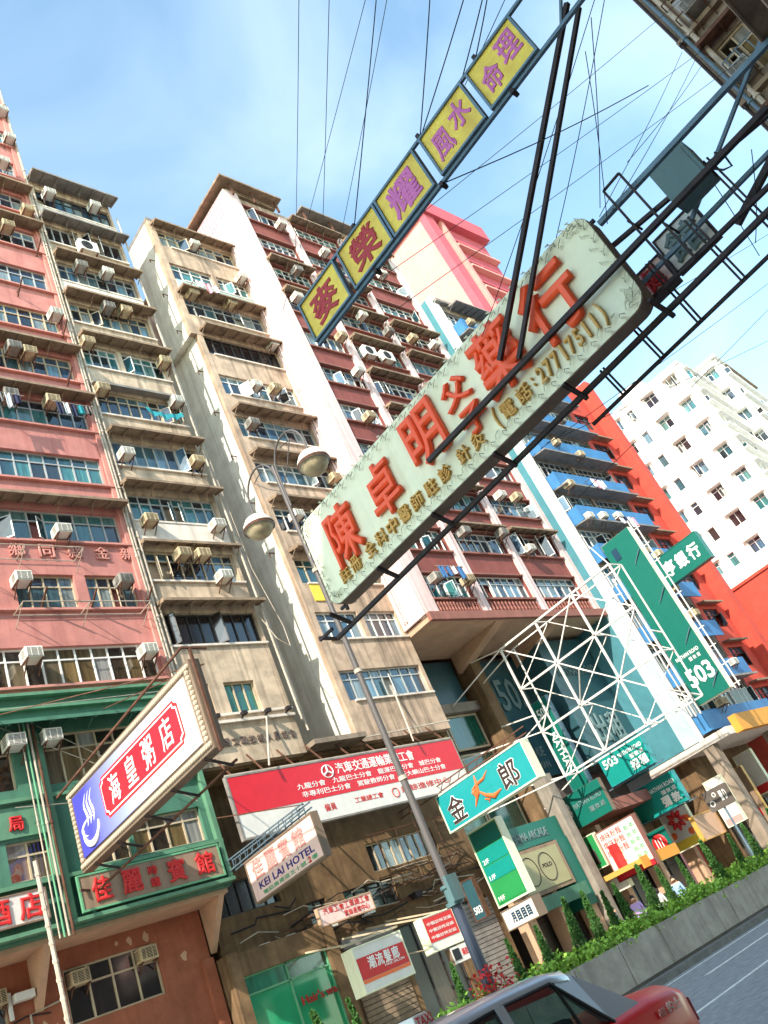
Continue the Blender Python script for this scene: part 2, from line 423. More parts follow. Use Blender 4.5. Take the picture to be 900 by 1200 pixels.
def canopy(root, F, a0, a1, z, dep=.85, m='canopy', drop=.12, ribs=True, name='canopy', th=.07):
    mb = MB()
    vs = [F(a0, .003, z), F(a1, .003, z), F(a1, dep, z-drop), F(a0, dep, z-drop)]
    vs += [v - V((0, 0, th)) for v in vs]
    mb.add(vs, [(0, 1, 2, 3), (7, 6, 5, 4), (0, 4, 5, 1), (1, 5, 6, 2), (2, 6, 7, 3), (3, 7, 4, 0)])
    mb.box(a0-.01, a1+.01, dep, dep+.03, z-drop-th-.03, z-drop+.01, F)
    if ribs:
        n = max(2, int((a1-a0)/.62))
        for i in range(n+1):
            a = a0+.03+(a1-a0-.06)*i/n
            mb.bar(F(a, .01, z-th-.04), F(a, dep-.02, z-drop-th-.03), .05, .07)
            if i % 2 == 0: mb.bar(F(a, .01, z-.5), F(a, dep*.75, z-th-drop*.75-.03), .03, .03)
    return mb.build(name, m, root)
def pipe_run(root, pts, r=.05, m='pipe', name='drainpipe'):
    mb = MB().path(pts, r, 8)
    a, b = V(pts[0]), V(pts[-1]); n = int((b-a).length/2.7)
    for i in range(1, n):
        p = a+(b-a)*i/n; d = (b-a).normalized()*.04; mb.tube(p-d, p+d, r*1.5, 8)
    return mb.build(name, m, root, smooth=False)
def laundry(parent, F, a0, a1, z, cloths, name='washing_rack'):
    pass
ACS = []      # (face, a, z, kind, building phrase)
ST = 2.73

# ================================================================== pink building with green lower floors
F = south(23)
b1 = thing('apartment_building', 'tall pink apartment block with green lower floors at the left edge', 'building', (10, 23, 0))
MB().box(4, 15.1, 23.3, 40, 13.4, 57).build('core', 'pink', b1)
bands = []
for k in range(15):
    zb = 13.55+ST*k; zt = zb+1.38
    g = R.choice(['glass', 'glass', 'glass_teal']) if k not in (0, 3) else ('glass_brown' if k == 0 else 'glass_teal')
    fm = R.choice(['alu', 'frame_white', 'frame_beige'])
    if k == 1: ws = [(4.6, 9.6, 9, {}), (10.55, 12.55, 4, dict(gm='glass', fm='frame_beige')), (12.95, 14.72, 4, dict(gm='glass', fm='frame_beige'))]
    elif k in (6, 9): ws = [(5, 9.2, 7, dict(gm=g, fm=fm)), (12.0, 14.72, 5, dict(gm=g, fm=fm))]
    else: ws = [(4.6, 8.8, 7, dict(gm=g, fm=fm)), (9.3, 14.78, 10, dict(gm=g, fm=fm))]
    bands.append((zb, zt, ws))
facade(b1, F, 4, 15.1, 13.4, 57, bands, 'pink')
for k in range(15):
    zb = 13.55+ST*k
    sill(b1, F, 4, 15.0, zb, 'pink_trim', .14)
    if k in (2, 4, 5, 8, 9): canopy(b1, F, 5, 15.05, zb+1.38+.36, .62, 'canopy', .1)
# pilaster and pipes on the party line
MB().box(14.86, 15.1, 22.9, 22.998, 13.4, 57).build('pilaster', 'pink_trim', b1)
pipe_run(b1, [(15.14, 22.86, 13), (15.14, 22.86, 56)], .06)
pipe_run(b1, [(15.02, 22.82, 13), (15.02, 22.82, 40)], .035, 'pipe')
# relief characters 新金山同鄉會 read from the right
for i, ch in enumerate('會鄉同縣金新'):
    a = 9.6+i*.98; text('relief_character', ch, 'pink_trim', b1, F, a, a+.52, 18.32, 18.86, .012, .07, .012)
# awning racks of bare pipe in front of windows
for (x0, x1, z) in ((10.3, 14.6, 16.05), (8.8, 12.7, 18.2)):
    mb = MB()
    for z2, d in ((z, .85), (z-.02, .08)): mb.tube(F(x0, d, z2), F(x1, d, z2), .018, 6)
    for x in (x0, (x0+x1)/2, x1): mb.tube(F(x, 0, z), F(x, .86, z), .018, 6); mb.tube(F(x, 0, z-.45), F(x, .84, z), .014, 6)
    mb.build('pipe_rack', 'pipe', b1)
for (x, z) in ((11.6, 35.0), (14.6, 35.1), (13.2, 31.9), (14.7, 29.8), (11.2, 16.25), (12.85, 16.2), (14.9, 16.3), (14.3, 26.9), (13.3, 38.0)):
    mb = MB(); mb.bar(F(x, 0, z), F(x+.02, .7, z+.45), .05); mb.bar(F(x, .0, z+.25), F(x, .35, z+.22), .03); mb.build('flag_bracket', 'rust', b1)
# green storeys
MB().box(4, 15.06, 23.32, 39.9, 6.7, 13.38).build('core', 'green_wall', b1)
gb = [(8.05, 9.1, [(4.5, 8.6, 4, dict(gm='glass_brown', fm='frame_beige')), (8.9, 10.05, 2, dict(gm='glass_brown', fm='frame_beige', trans=.35)), (10.75, 12.3, 3, dict(gm='glass_brown', fm='frame_beige')), (12.4, 14.7, 4, dict(gm='glass_brown', fm='frame_beige'))]),
      (10.5, 12.05, [(4.6, 9.5, 6, dict(gm='glass_brown', fm='frame_beige')), (10.35, 14.85, 8, dict(gm='glass_brown', fm='frame_beige'))])]
facade(b1, F, 4, 15.06, 6.62, 13.38, gb, 'green_wall')
canopy(b1, F, 4.2, 14.98, 12.55, .75, 'green_wall', .35, True)
for z, dep in ((13.3, .22), (12.9, .14), (10.2, .18), (7.95, .2), (6.78, .26)):
    piece('ledge', 'green_trim', b1, F, 4, 15.08, .003, dep, z-.1, z)
for x in (10.12, 14.9): piece('pier', 'green_trim', b1, F, x, x+.16, .005, .2, 6.8, 12.0)
for i in range(4): pipe_run(b1, [F(9.7+.12*i, .3, 6.4), F(9.7+.12*i, .3, 12.3)], .022+.006*i, ['pipe', 'frame_green', 'pipe', 'rust'][i])
for (p, q) in (((9.0, .2, 12.4), (12.8, .2, 10.2)), ((10.2, .25, 12.2), (14.6, .2, 9.2)), ((9.2, .3, 9.9), (11.8, .25, 9.7)), ((8.8, .3, 12.75), (14.8, .6, 12.8))):
    MB().tube(F(*p), F(*q), .012, 5).build('cable_run', 'pipe', b1)
mb = MB(); mb.tube(F(9.15, 1.2, 3.0), F(9.15, 1.0, 8.2), .06, 8)
for i in range(12): mb.tube(F(9.15, 1.18-.015*i, 3.2+.42*i), F(9.15, 1.18-.015*i, 3.28+.42*i), .075, 8)
mb.build('bamboo_pole', 'pipe', b1)
# soffit and the recessed orange wall of the ground floors
MB().box(4, 15.06, 23.302, 24.6, 6.5, 6.62).build('soffit', 'peach', b1)
mb = MB(); mb.prism([(24.6, 6.5), (23.35, 6.5), (24.6, 5.2)], Face((0, 0, 0), (0, 1, 0), (1, 0, 0)), 14.75, 14.95); mb.build('bracket', 'peach', b1)
mb = MB(); mb.prism([(24.6, 6.5), (23.35, 6.5), (24.6, 5.2)], Face((0, 0, 0), (0, 1, 0), (1, 0, 0)), 9.55, 9.75); mb.build('bracket', 'peach', b1)
F5 = south(24.6)
facade(b1, F5, 4, 14.7, .1, 6.5, [(1.0, 3.1, [(4.5, 8.6, 3, dict(gm='glass_dark', fm='frame_dark', trans=0))]), (4.62, 6.0, [(6.2, 8.9, 3, dict(gm='glass_dark', fm='frame_beige', d=-.1)), (10.4, 13.1, 4, dict(gm='glass_dark', fm='frame_beige', trans=.34, openp=0, d=-.1))])], 'orange_wall')
MB().box(4, 14.7, 24.9, 39, .1, 6.5).build('core', 'orange_wall', b1)
MB().box(14.35, 14.7, 24.45, 24.598, .1, 5.1).build('pilaster', 'orange_wall', b1)
pipe_run(b1, [F5(9.4, .05, .3), F5(9.4, .05, 5.2), F5(10.2, .05, 5.3)], .03)
MB().path([F5(8.0, .03, 5.3), F5(8.6, .05, 5.05), F5(9.3, .04, 5.2), F5(9.9, .05, 5.1)], .02, 5).build('cable_run', 'cable', b1)
for (px_, pz_, pr_) in ((12.4, 6.22, .1), (12.9, 6.2, .12), (12.0, 6.25, .06), (9.75, 4.6, .3), (9.9, 4.2, .22), (13.9, 5.4, .12)):
    mb = MB(); kk = 11; mb.prism([(px_+pr_*R.uniform(.5, 1.2)*math.cos(2*math.pi*i/kk), pz_+pr_*R.uniform(.6, 1.4)*math.sin(2*math.pi*i/kk)) for i in range(kk)], F5, .001, .004); mb.build('peeled_patch', 'peach', b1)
mb = MB().box(12.1, 13.3, .0, .5, 3.0, 3.5, F5); mb.build('shutter_box', 'dark_concrete', b1)
mb = MB(); mb.box(9.0, 9.5, .05, .35, 5.55, 5.75, F5); mb.box(8.9, 9.0, .0, .1, 5.2, 5.85, F5); mb.build('flood_lamp', 'frame_white', b1, bevel=.02)

# ================================================================== cream building
b2 = thing('apartment_building', 'narrow weathered cream apartment block between the pink block and the dark lane', 'building', (17.4, 23, 0))
MB().box(15.2, 19.5, 23.3, 37, 10.3, 41).build('core', 'cream', b2)
bands = []
for k in range(11):
    zb = 12.02+ST*k; zt = zb+(1.32 if k else 1.2)
    g = ['glass_green', 'glass_dark', 'glass', 'glass_teal', 'glass', 'glass', 'glass_teal', 'glass', 'glass', 'glass_dark', 'glass'][k]
    fm = ['frame_beige', 'frame_dark', 'frame_beige', 'alu', 'alu', 'frame_beige', 'frame_white', 'frame_beige', 'alu', 'alu', 'frame_dark'][k]
    kw = dict(gm=g, fm=fm, trans=.28 if k not in (1, 4, 9) else 0, openp=.12)
    if k == 0: ws = [(15.9, 16.4, 1, dict(gm=g, fm=fm, trans=0, openp=0)), (17.0, 18.3, 3, dict(gm=g, fm=fm, trans=0, openp=0))]
    elif k in (6, 9): ws = [(15.45, 17.1, 4, kw), (17.3, 19.35, 4, kw)]
    else: ws = [(15.5, 19.36, 8, kw)]
    bands.append((zb, zt, ws))
facade(b2, F, 15.2, 19.5, 10.25, 41.2, bands, 'cream')
for k in range(11):
    zb = 12.02+ST*k
    if k in (1, 2, 3, 4, 6, 7, 8, 9): canopy(b2, F, 15.25 if k % 2 else 15.35, 19.62, zb+1.32+.42, .62 if k != 2 else .4, 'canopy' if k < 9 else 'canopy_grey', .16)
    if k in (5,): canopy(b2, F, 15.3, 19.5, zb+1.32+.22, .35, 'canopy_grey', .03, False)
    sill(b2, F, 15.3, 19.5, zb, 'cream_light', .09)
for k, c in ((3, 'cream_light'), (8, 'cream_light'), (10, 'cream_light')):
    piece('spandrel', c, b2, F, 15.3, 19.48, .003, .06, 12.02+ST*k-1.0, 12.02+ST*k-.085)
canopy(b2, F, 15.2, 19.66, 41.3, .8, 'canopy_grey', .2)
MB().box(15.2, 19.5, 22.9, 37, 41.2, 41.35).build('roof', 'canopy_grey', b2)
for i, ch in enumerate('公理文職技術人員協會'):
    a = 15.9+i*.345; text('relief_character', ch, 'grey_relief', b2, F, a, a+.27, 10.86, 11.15, .01, .035, .012)
mb = MB(); mb.path([F(19.62, .2, 40), F(19.6, .28, 31), F(19.63, .2, 22), F(19.6, .24, 11.4)], .045, 8); mb.build('drainpipe', 'pipe', b2)
pipe_run(b2, [F(19.8, .12, 33), F(19.8, .12, 11)], .04)
MB().path([F(19.3, .2, 16), F(19.6, .5, 14.6), F(20.0, .6, 14.2), F(20.2, .4, 15.2), F(19.9, .2, 18), F(19.8, .2, 24)], .015, 5).build('cable_run', 'pipe', b2)
for x in (16.1, 17.2, 18.2, 19.1):
    mb = MB(); mb.bar(F(x, 0, 11.75), F(x, .32, 11.8), .05); mb.box(x-.1, x+.1, .25, .42, 11.78, 11.9, F); mb.build('flood_lamp', 'dark_steel', b2)
piece('ledge', 'cream_light', b2, F, 15.2, 19.5, .004, .12, 11.66, 11.76)
pipe_run(b2, [F(15.35, .1, 10.5), F(15.35, .1, 40)], .05)
# blue sheet and satellite dish
mb = MB(); n = 10
vs = []; 
for i in range(n+1):
    x = 17.3+1.75*i/n; sag = .22*math.sin(math.pi*i/n)
    vs += [F(x, .42+.05*math.sin(i*2), 26.05-sag), F(x, .46+.05*math.sin(i*2+1), 25.78-sag-.05*(i % 3))]
mb.add(vs, [(2*i, 2*i+1, 2*i+3, 2*i+2) for i in range(n)])
tag(mb.build('hanging_sheet', 'cloth_teal', None), 'teal cloth sheet sagging below a cream block window', 'sheet')

# ================================================================== beige building
b3 = thing('apartment_building', 'beige apartment block with a pale sunlit side wall right of the dark lane', 'building', (24.6, 23, 0))
MB().box(24.6, 27.2, 25.2, 36, 10.3, 41).build('core', 'beige', b3)
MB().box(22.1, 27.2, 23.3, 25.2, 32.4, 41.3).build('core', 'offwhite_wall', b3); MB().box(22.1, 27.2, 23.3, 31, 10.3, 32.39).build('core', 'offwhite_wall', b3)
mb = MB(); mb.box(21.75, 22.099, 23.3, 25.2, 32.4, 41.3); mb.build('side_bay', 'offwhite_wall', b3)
MB().box(21.73, 27.22, 22.98, 25.25, 41.3, 41.5).build('roof', 'canopy_grey', b3)
bands = []
for k in range(11):
    zb = 12.02+ST*k; zt = zb+1.3
    g = ['glass', 'glass', 'glass_teal', 'glass', 'glass', 'glass', 'glass', 'glass_dark', 'glass', 'glass_teal', 'glass'][k]
    fm = R.choice(['alu', 'frame_beige', 'frame_white'])
    x0 = 22.4 if k < 8 else 22.1
    kw = dict(gm=g, fm='frame_dark' if k == 7 else fm, trans=.28 if k != 7 else 0, openp=.12 if k != 7 else 0)
    bands.append((zb, zt, [(x0, 27.0, 8, kw)] if k not in (9, 1) else [(x0, 24.7, 4, kw), (25.0, 27.0, 4, kw)]))
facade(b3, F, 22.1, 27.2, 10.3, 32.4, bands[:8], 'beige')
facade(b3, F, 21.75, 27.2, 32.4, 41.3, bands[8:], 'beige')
for k in range(11):
    zb = 12.02+ST*k
    if k in (2, 3, 4, 5, 7, 8, 10): canopy(b3, F, 22.3 if k < 8 else 21.85, 27.1, zb+1.3+.4, .66 if k < 10 else .5, 'canopy', .16)
    sill(b3, F, 22.65, 27.15, zb, 'cream_light', .09)
piece('spandrel', 'mint_wall', b3, F, 22.1, 27.15, .003, .06, 12.02+ST*9-1.1, 12.02+ST*9-.085)
piece('spandrel', 'yellow_face', b3, F, 22.7, 24.9, .003, .05, 12.02+ST*2-.9, 12.02+ST*2-.09)
for k in range(3, 11):
    mb = MB(); zz = 12.02+ST*k-.8; mb.bar((22.1 if k < 8 else 21.75, 23.6, zz), (21.8 if k < 8 else 21.45, 23.6, zz), .04); mb.bar((21.8 if k < 8 else 21.45, 23.6, zz), (21.8 if k < 8 else 21.45, 23.6, zz-.25), .04)
    mb.build('wall_hook', 'rust', b3)
MB().box(19.55, 22.05, 22.5, 23.6, 10.32, 10.5).build('ledge', 'cement', b3)
# lower brown wall shared by the lane and shops is a building base of its own
base = thing('shop_block', 'dirty brown lower wall with caged windows under the red and white banner', 'building', (20, 24.6, 0))
G = south(24.6)
facade(base, G, 15.1, 27.2, .12, 10.28, [(.2, 4.1, [(19.4, 21.6, 1, dict(gm='glass_shop', fm='frame_dark', trans=0, openp=0)), (21.9, 24.4, 3, dict(gm='glass_shop', fm='frame_dark', trans=0, openp=0)), (24.8, 26.8, 2, dict(gm='glass_shop', fm='frame_dark', trans=0, openp=0))]),
    (4.9, 5.75, [(18.6, 19.4, 2, dict(gm='glass_dark', fm='frame_dark', trans=0)), (20.2, 22.6, 4, dict(gm='glass_dark', fm='frame_dark', trans=0))]),
    (6.05, 7.05, [(15.4, 17.7, 5, dict(gm='glass_dark', fm='frame_dark', trans=0, openp=0)), (21.9, 25.4, 8, dict(gm='glass', fm='frame_beige', trans=0, openp=0))])], 'brown_wall')
MB().box(15.1, 27.2, 24.9, 36, .12, 10.28).build('core', 'brown_wall', base)
MB().box(15.2, 27.2, 23.302, 24.6, 10.15, 10.298).build('soffit', 'brown_wall', base)
for x in (17.2, 19.3, 22.2, 24.4, 26.5): MB().box(x, x+.25, 23.32, 24.598, 9.75, 10.148).build('beam', 'brown_wall', base)
mb = MB()          # window cage
x0, x1, z0, z1 = 21.5, 25.7, 5.3, 7.2
for z in (z0, z0+.4, z1): mb.tube(G(x0, .55, z), G(x1, .55, z), .02, 5)
for i in range(9):
    x = x0+(x1-x0)*i/8; mb.tube(G(x, .55, z0), G(x, .55, z1 if i % 2 else z0+.4), .014, 5); mb.tube(G(x, .0, z0), G(x, .55, z0), .014, 5)
mb.build('window_cage', 'rust', base)
for i in range(48):          # loose cables and pipes
    x = R.uniform(15.3, 25); z = R.uniform(4.4, 5.9); p = [G(x+j*R.uniform(.4, .9), R.uniform(.05, .3), z+R.uniform(-.16, .16)) for j in range(R.randint(3, 6))]
    MB().path(p, R.choice([.012, .018, .03]), 5).build('cable_run', R.choice(['cable', 'rust', 'pipe', 'cable']), base)
for x in (16.2, 17.2, 18.9, 20.6, 23.0):
    mb = MB(); mb.box(x, x+.35, .05, .4, 4.75, 4.95, G); mb.bar(G(x+.17, .0, 4.9), G(x+.17, .2, 4.9), .04); mb.build('flood_lamp', R.choice(['frame_white', 'dark_steel']), base)
sh = MB().box(19.35, 21.65, .0, .12, 4.0, 4.35, G).build('shutter_box', 'canopy_grey', base)
for i in range(24): piece('shutter_slat', 'canopy', base, G, 19.4, 21.6, .002, .05, .2+i*.158, .2+i*.158+.135)
for i in range(24): piece('shutter_slat', 'canopy_grey', base, G, 24.8, 26.8, .002, .05, .2+i*.158, .2+i*.158+.135)
# shop with green glass
mb = MB(); H = south(24.0)
mb.box(14.78, 15.15, -.6, .1, .12, 4.95, H); mb.box(18.35, 18.75, -.6, .1, .12, 5.0, H); mb.box(15.15, 18.35, -.6, .05, 4.25, 4.9, H)
mb.build('shop_surround', 'brown_wall', base)
sw = MB()
for x in (15.15, 16.75, 18.3): sw.box(x, x+.05, -.2, -.1, .15, 4.25, H)
for z in (.15, 3.72, 4.2): sw.box(15.2, 18.3, -.2, -.1, z, z+.05, H)
so = sw.build('window', 'frame_green', base)
for (a, b) in ((15.2, 16.75), (16.8, 18.3)):
    piece('pane', 'shop_green', so, H, a, b, -.16, -.15, .2, 3.72); piece('pane', 'glass_green', so, H, a, b, -.16, -.15, 3.77, 4.2)
text('shop_lettering', "Hair's wa", 'crimson_ink', base, H, 16.9, 18.25, 2.95, 3.2, -.05, .05, .01)

# ================================================================== dark red and pale pink building
F4 = south(21.5)
b4 = thing('apartment_building', 'broad block with pale pink piers and dark red spandrels above the big soffit', 'building', (34.2, 21.5, 0))
piers = ((27.2, 28.05), (31.1, 31.8), (35.75, 36.45), (40.5, 41.2))
MB().box(27.2, 41.2, 21.95, 36, 14.96, 44.0).build('core', 'dark_red', b4)
for i, (p, q) in enumerate(piers):
    o = MB().box(p, q, -.449, .0 if i in (0, 3) else -.04, 14.9, 44.3 if i else 45.0, F4).build('pier', 'pale_pink', b4)
    if i: MB().box(p+.22, p+.34, -.04, .03, 15, 44, F4).build('drainpipe', 'pale_pink', b4)
MB().box(27.05, 27.199, 21.52, 36, 14.95, 45).build('side_wall', 'pale_pink', b4)
for bi in range(3):
    a0, a1 = piers[bi][1], piers[bi+1][0]
    fb = []
    for k in range(11):
        zb = 15.78+ST*k*.985; zt = zb+1.38
        kw = dict(gm=R.choice(['glass', 'glass', 'glass_teal']), fm=R.choice(['frame_white', 'alu', 'frame_white']), trans=R.choice([.3, 0, .3]), openp=.16, d=-.2)
        fb.append((zb, zt, [(a0+.02, a1-.02, 6 if bi != 1 else 7, kw)]))
    Fb = south(21.62)
    facade(b4, Fb, a0, a1, 14.95, 44.2, fb, 'dark_red')
    for k in range(11):
        zb = 15.78+ST*k*.985
        piece('sill', 'dark_red_trim', b4, Fb, a0, a1, .002, .16, zb-.1, zb)
        piece('ledge', 'dark_red_trim', b4, Fb, a0, a1, .002, .1, zb+1.38, zb+1.46)
        if R.random() < .42 and k > 0: canopy(b4, Fb, a0-.15, a1+.1, zb+1.38+.3, .6, 'canopy', .14)
        if k == 0:
            mb = MB()
            for i in range(14):
                x = a0+.15+(a1-a0-.3)*i/13
                mb.lathe([(.02, 15.02), (.06, 15.14), (.035, 15.3), (.06, 15.46), (.02, 15.56)], V((x, 21.5, 0)), 6)
            mb.build('balustrade', 'dark_red_trim', b4)
MB().box(27.1, 41.3, 21.3, 21.5, 14.55, 14.95).build('podium_edge', 'dark_red_trim', b4)
MB().box(27.2, 41.2, 21.5, 25.2, 14.62, 14.9).build('soffit', 'peach', b4)
for x in (31.9, 36.6): 
    mb = MB(); mb.prism([(25.1, 14.62), (21.6, 14.62), (25.1, 13.7)], Face((0, 0, 0), (0, 1, 0), (1, 0, 0)), x, x+.6); mb.build('bracket', 'peach', b4)
# roof: projecting eave with corrugated fascia, parapet rubble
mb = MB(); mb.box(26.6, 31.2, 20.9, 36, 45.3, 45.45); mb.build('roof', 'canopy', b4)
mb = MB(); mb.box(27.2, 41.2, 21.7, 36, 44.2, 44.9); mb.build('parapet', 'beige', b4)
mb = MB(); mb.box(33.0, 41.6, 20.95, 30, 45.6, 45.75); mb.build('roof', 'canopy_grey', b4)
for x0, x1 in ((27.3, 31.0), (33.2, 41.2)):
    for z in (44.95, 45.15):
        MB().box(x0, x1, 21.52, 21.7, z, z+.14).build('parapet_course', 'canopy', b4)
for x in (27.4, 29, 30.8, 33.2, 35.5, 38, 40.9): MB().box(x, x+.12, 21.2, 21.32, 44.3, 45.6).build('roof_post', 'rust', b4)
mb = MB()
for i in range(24): mb.box(27.02, 27.1+.03*(i % 2), 22.2+i*.28, 22.34+i*.28, 43.4, 44.9)
mb.build('corrugated_panel', 'cloth_pink', b4)
for y_, r_ in ((22.6, .05), (22.75, .035)): pipe_run(b4, [(26.98, y_, 15.2), (26.98, y_, 43.5)], r_, 'pale_pink')
W4 = west(27.05)
window(b4, W4, -24.6, -23.7, 41.0, 42.6, 2, d=.05, fm='frame_white')
# recess under the podium: panels, columns and glazing
F6 = south(25.2)
mb = MB(); mb.box(27.2, 41.25, -4, -.3, .12, 14.6, F6); mb.build('recess_wall', 'dark_concrete', b4)
for (x0, x1, z0, z1, m) in ((28.2, 31.9, 12.25, 14.5, 'slate_panel'), (33.0, 37.0, 8.0, 14.3, 'slate_panel'), (36.6, 41.15, 7.6, 14.3, 'slate_panel')):
    dd = 1.9 if x0 > 36 else 0
    piece('panel', m, b4, F6, x0, x1, -.28, -.1+dd, z0, z1)
for (x0, x1, z0, z1) in ((27.3, 29.6, 10.0, 11.7), (29.7, 32.0, 10.0, 11.7), (27.3, 29.6, 7.9, 9.8), (29.7, 32.0, 7.9, 9.8), (27.3, 29.6, 5.9, 7.7), (29.7, 32.0, 5.9, 7.7)):
    window(b4, F6, x0, x1, z0, z1, 1, d=-.1, trans=0, fm='frame_beige', gm='glass_green', openp=0, t=.09)
piece('ledge', 'concrete', b4, F6, 27.2, 32.2, -.28, .2, 11.75, 12.2)
MB().box(32.2, 32.9, -.3, .8, .12, 14.6, F6).build('column', 'brown_wall', b4)
MB().box(31.66, 32.18, 1.4, 2.1, .12, 7.6, F6).build('column', 'concrete', b4)
text('digits', '503', 'slate_ink', b4, F6, 34.2, 36.6, 11.5, 13.3, -.08, .05, .02)
text('lettering', '8THAVENUE', 'slate_ink', b4, F6, 33.3, 35.6, 9.0, 9.5, -.08, .03, .01)
text('lettering', "'S MAN", 'slate_ink', b4, F6, 34.4, 35.6, 8.4, 8.8, -.08, .03, .01)
text('lettering', 'NATHAN ROAD', 'slate_ink', b4, F6, 37.2, 40.6, 12.2, 12.7, 1.82, .03, .01)
chars(b4, '出租', 'slate_ink', F6, 37.6, 40.4, 8.4, 10.0, d=1.82, ext=.05, bold=.03)
mb = MB(); mb.lathe([(.0, 0), (.28, 0), (.34, .03), (.38, 0), (.42, 0)], (0, 0, 0), 18)
mb.v = [tuple(F6(28.9+v[0], .0+v[2], 10.85+v[1]*1.15)) for v in mb.v]; mb.build('crest', 'gold', b4)
# arcade shopfront at street level
F7 = south(23.4)
MB().box(27.2, 31.6, 23.45, 25.4, 5.0, 5.9).build('fascia', 'bank_green', b4)
text('lettering', 'KASHIMA ARCADE', 'slate_ink', b4, south(23.45), 27.9, 30.6, 5.25, 5.6, .005, .03, .01)
mb = MB(); mb.box(27.4, 30.7, 0, .1, 3.2, 4.95, F7); mb.build('poster_board', 'brown_panel', b4)
piece('panel', 'olive_panel', b4, F7, 27.55, 30.5, .1, .13, 3.35, 4.8)
for cx in (28.3, 29.4):
    mb = MB(); mb.path([F7(cx+.48*math.cos(t*math.pi/12), .14, 4.1+.55*math.sin(t*math.pi/12)) for t in range(25)], .018, 5); mb.build('ring', 'dark_ink', b4)
text('lettering', 'POLO', 'dark_ink', b4, F7, 29.12, 29.72, 4.08, 4.25, .135, .01, .02)
MB().box(30.75, 31.6, 23.4, 24.5, 2.2, 5.0).build('wall_panel', 'bank_green', b4)
MB().box(27.3, 30.9, 23.0, 23.4, 2.6, 3.1).build('awning', 'green_wall', b4)
for x in (27.3, 29.2, 31.2, 34.0, 37.2, 40.6): MB().box(x, x+.35, 23.5, 24.2, .12, 5.0).build('column', 'peach', b4)
for (x0, x1) in ((27.7, 29.1), (29.6, 31.1), (31.6, 33.9), (34.4, 37.1), (37.6, 40.5)):
    window(b4, south(24.3), x0, x1, .2, 2.9, 2, d=0, trans=.2, gm='glass_shop', fm='frame_dark', openp=0)
MB().box(34.3, 41.2, 22.6, 25, 5.2, 5.7).build('canopy_slab', 'dark_red_trim', b4)
MB().box(31.6, 41.2, 24.4, 25.4, 2.9, 5.19).build('shop_fascia', 'brown_wall', b4)

# ================================================================== blue building
F8 = south(20.6)
b5 = thing('apartment_building', 'apartment block with blue balcony parapets and a pale mint side wall', 'building', (45.2, 20, 0))
MB().box(41.3, 50.2, 20.95, 30, 6.9, 38.9).build('core', 'mint_wall', b5)
MB().box(41.2, 41.3, 20.6, 21.5, 6.7, 39.6).build('side_wall', 'mint_wall', b5); MB().box(41.21, 41.3, 21.5, 30, 6.7, 39.6).build('side_wall', 'teal_paint', b5)
MB().box(41.19, 41.199, 21.05, 21.5, 15, 39.6).build('painted_stripe', 'teal_paint', b5)
MB().box(41.3, 41.75, 20.55, 20.949, 6.7, 39.6).build('pier', 'white_wall', b5)
bands = []
for k in range(12):
    zb = 8.0+ST*k*.96; kw = dict(gm=R.choice(['glass', 'glass_dark', 'glass']), fm=R.choice(['alu', 'frame_white']), trans=.3, openp=.18)
    bands.append((zb, zb+1.45, [(41.8, 45.8, 7, kw), (46.1, 50.1, 7, kw)]))
facade(b5, F8, 41.75, 50.2, 6.9, 38.9, bands, 'cement')
for k in range(12):
    zb = 8.0+ST*k*.96
    mb = MB(); dep = .55+.15*(k % 2)
    mb.box(41.9, 50.15, .004, dep, zb-.14, zb-.06, F8); mb.box(41.9, 50.15, dep, dep+.06, zb-1.05, zb-.02, F8); mb.box(41.9, 41.96, .004, dep, zb-1.05, zb-.14, F8)
    mb.build('balcony_parapet', 'blue_wall', b5)
    if k > 4 or k == 1: canopy(b5, F8, 41.9, 50.25, zb-1.0, .95, 'canopy_grey', .12, False)
mb = MB(); mb.box(41.3, 50.3, 20.3, 30, 38.9, 39.15); mb.build('roof', 'canopy_grey', b5)
canopy(b5, F8, 42.5, 50.3, 38.9, .9, 'canopy_grey', .2)
MB().box(41.25, 49, 19.0, 24, 6.3, 6.7).build('canopy_slab', 'cream_light', b5)
MB().box(42, 49, 18.6, 19.0, 6.25, 7.1).build('awning', 'orange_awning', b5)
MB().box(42, 49, 22, 24, .12, 6.3).build('shop_wall', 'brown_wall', b5)
for x0 in (42.2, 44.6, 47): window(b5, south(22), x0, x0+2, .3, 3.4, 2, d=.06, trans=.2, gm='glass_shop', fm='frame_dark', openp=0)
MB().box(41.3, 41.9, 20.1, 20.7, .12, 6.3).build('column', 'cement', b5)
MB().box(48.4, 49, 20.1, 20.7, .12, 6.3).build('column', 'cement', b5)

# ================================================================== red building beyond
b6 = thing('apartment_building', 'red apartment block beside the blue balconies with an orange lit edge', 'building', (51, 20, 0))
bands = [(7.6+ST*k, 8.9+ST*k, [(50.9, 52.9, 3, dict(gm='glass', fm='frame_dark', openp=.1))]) for k in range(9)]
facade(b6, F8, 50.3, 53.9, 5.0, 33.3, bands, 'red_wall')
MB().box(50.3, 53.9, 20.91, 30, .12, 33.2).build('core', 'red_wall', b6)
MB().box(53.9, 54.6, 19.7, 30, .12, 33.8).build('edge_pier', 'red_wall', b6)
for k in range(8): canopy(b6, F8, 50.6, 53.3, 9.3+ST*k, .5, 'canopy', .08, False)
MB().box(50.3, 53.9, 20.0, 20.6, 4.6, 5.0).build('ledge', 'concrete', b6)
for (x0, x1) in ((50.5, 52.0), (52.2, 53.7)): window(b6, south(20.6), x0, x1, .3, 4.4, 2, d=.1, trans=.25, gm='glass_shop', fm='frame_dark', openp=0)
b7 = thing('building', 'lower red building with a blank side wall beyond the red block', 'building', (62, 22, 0))
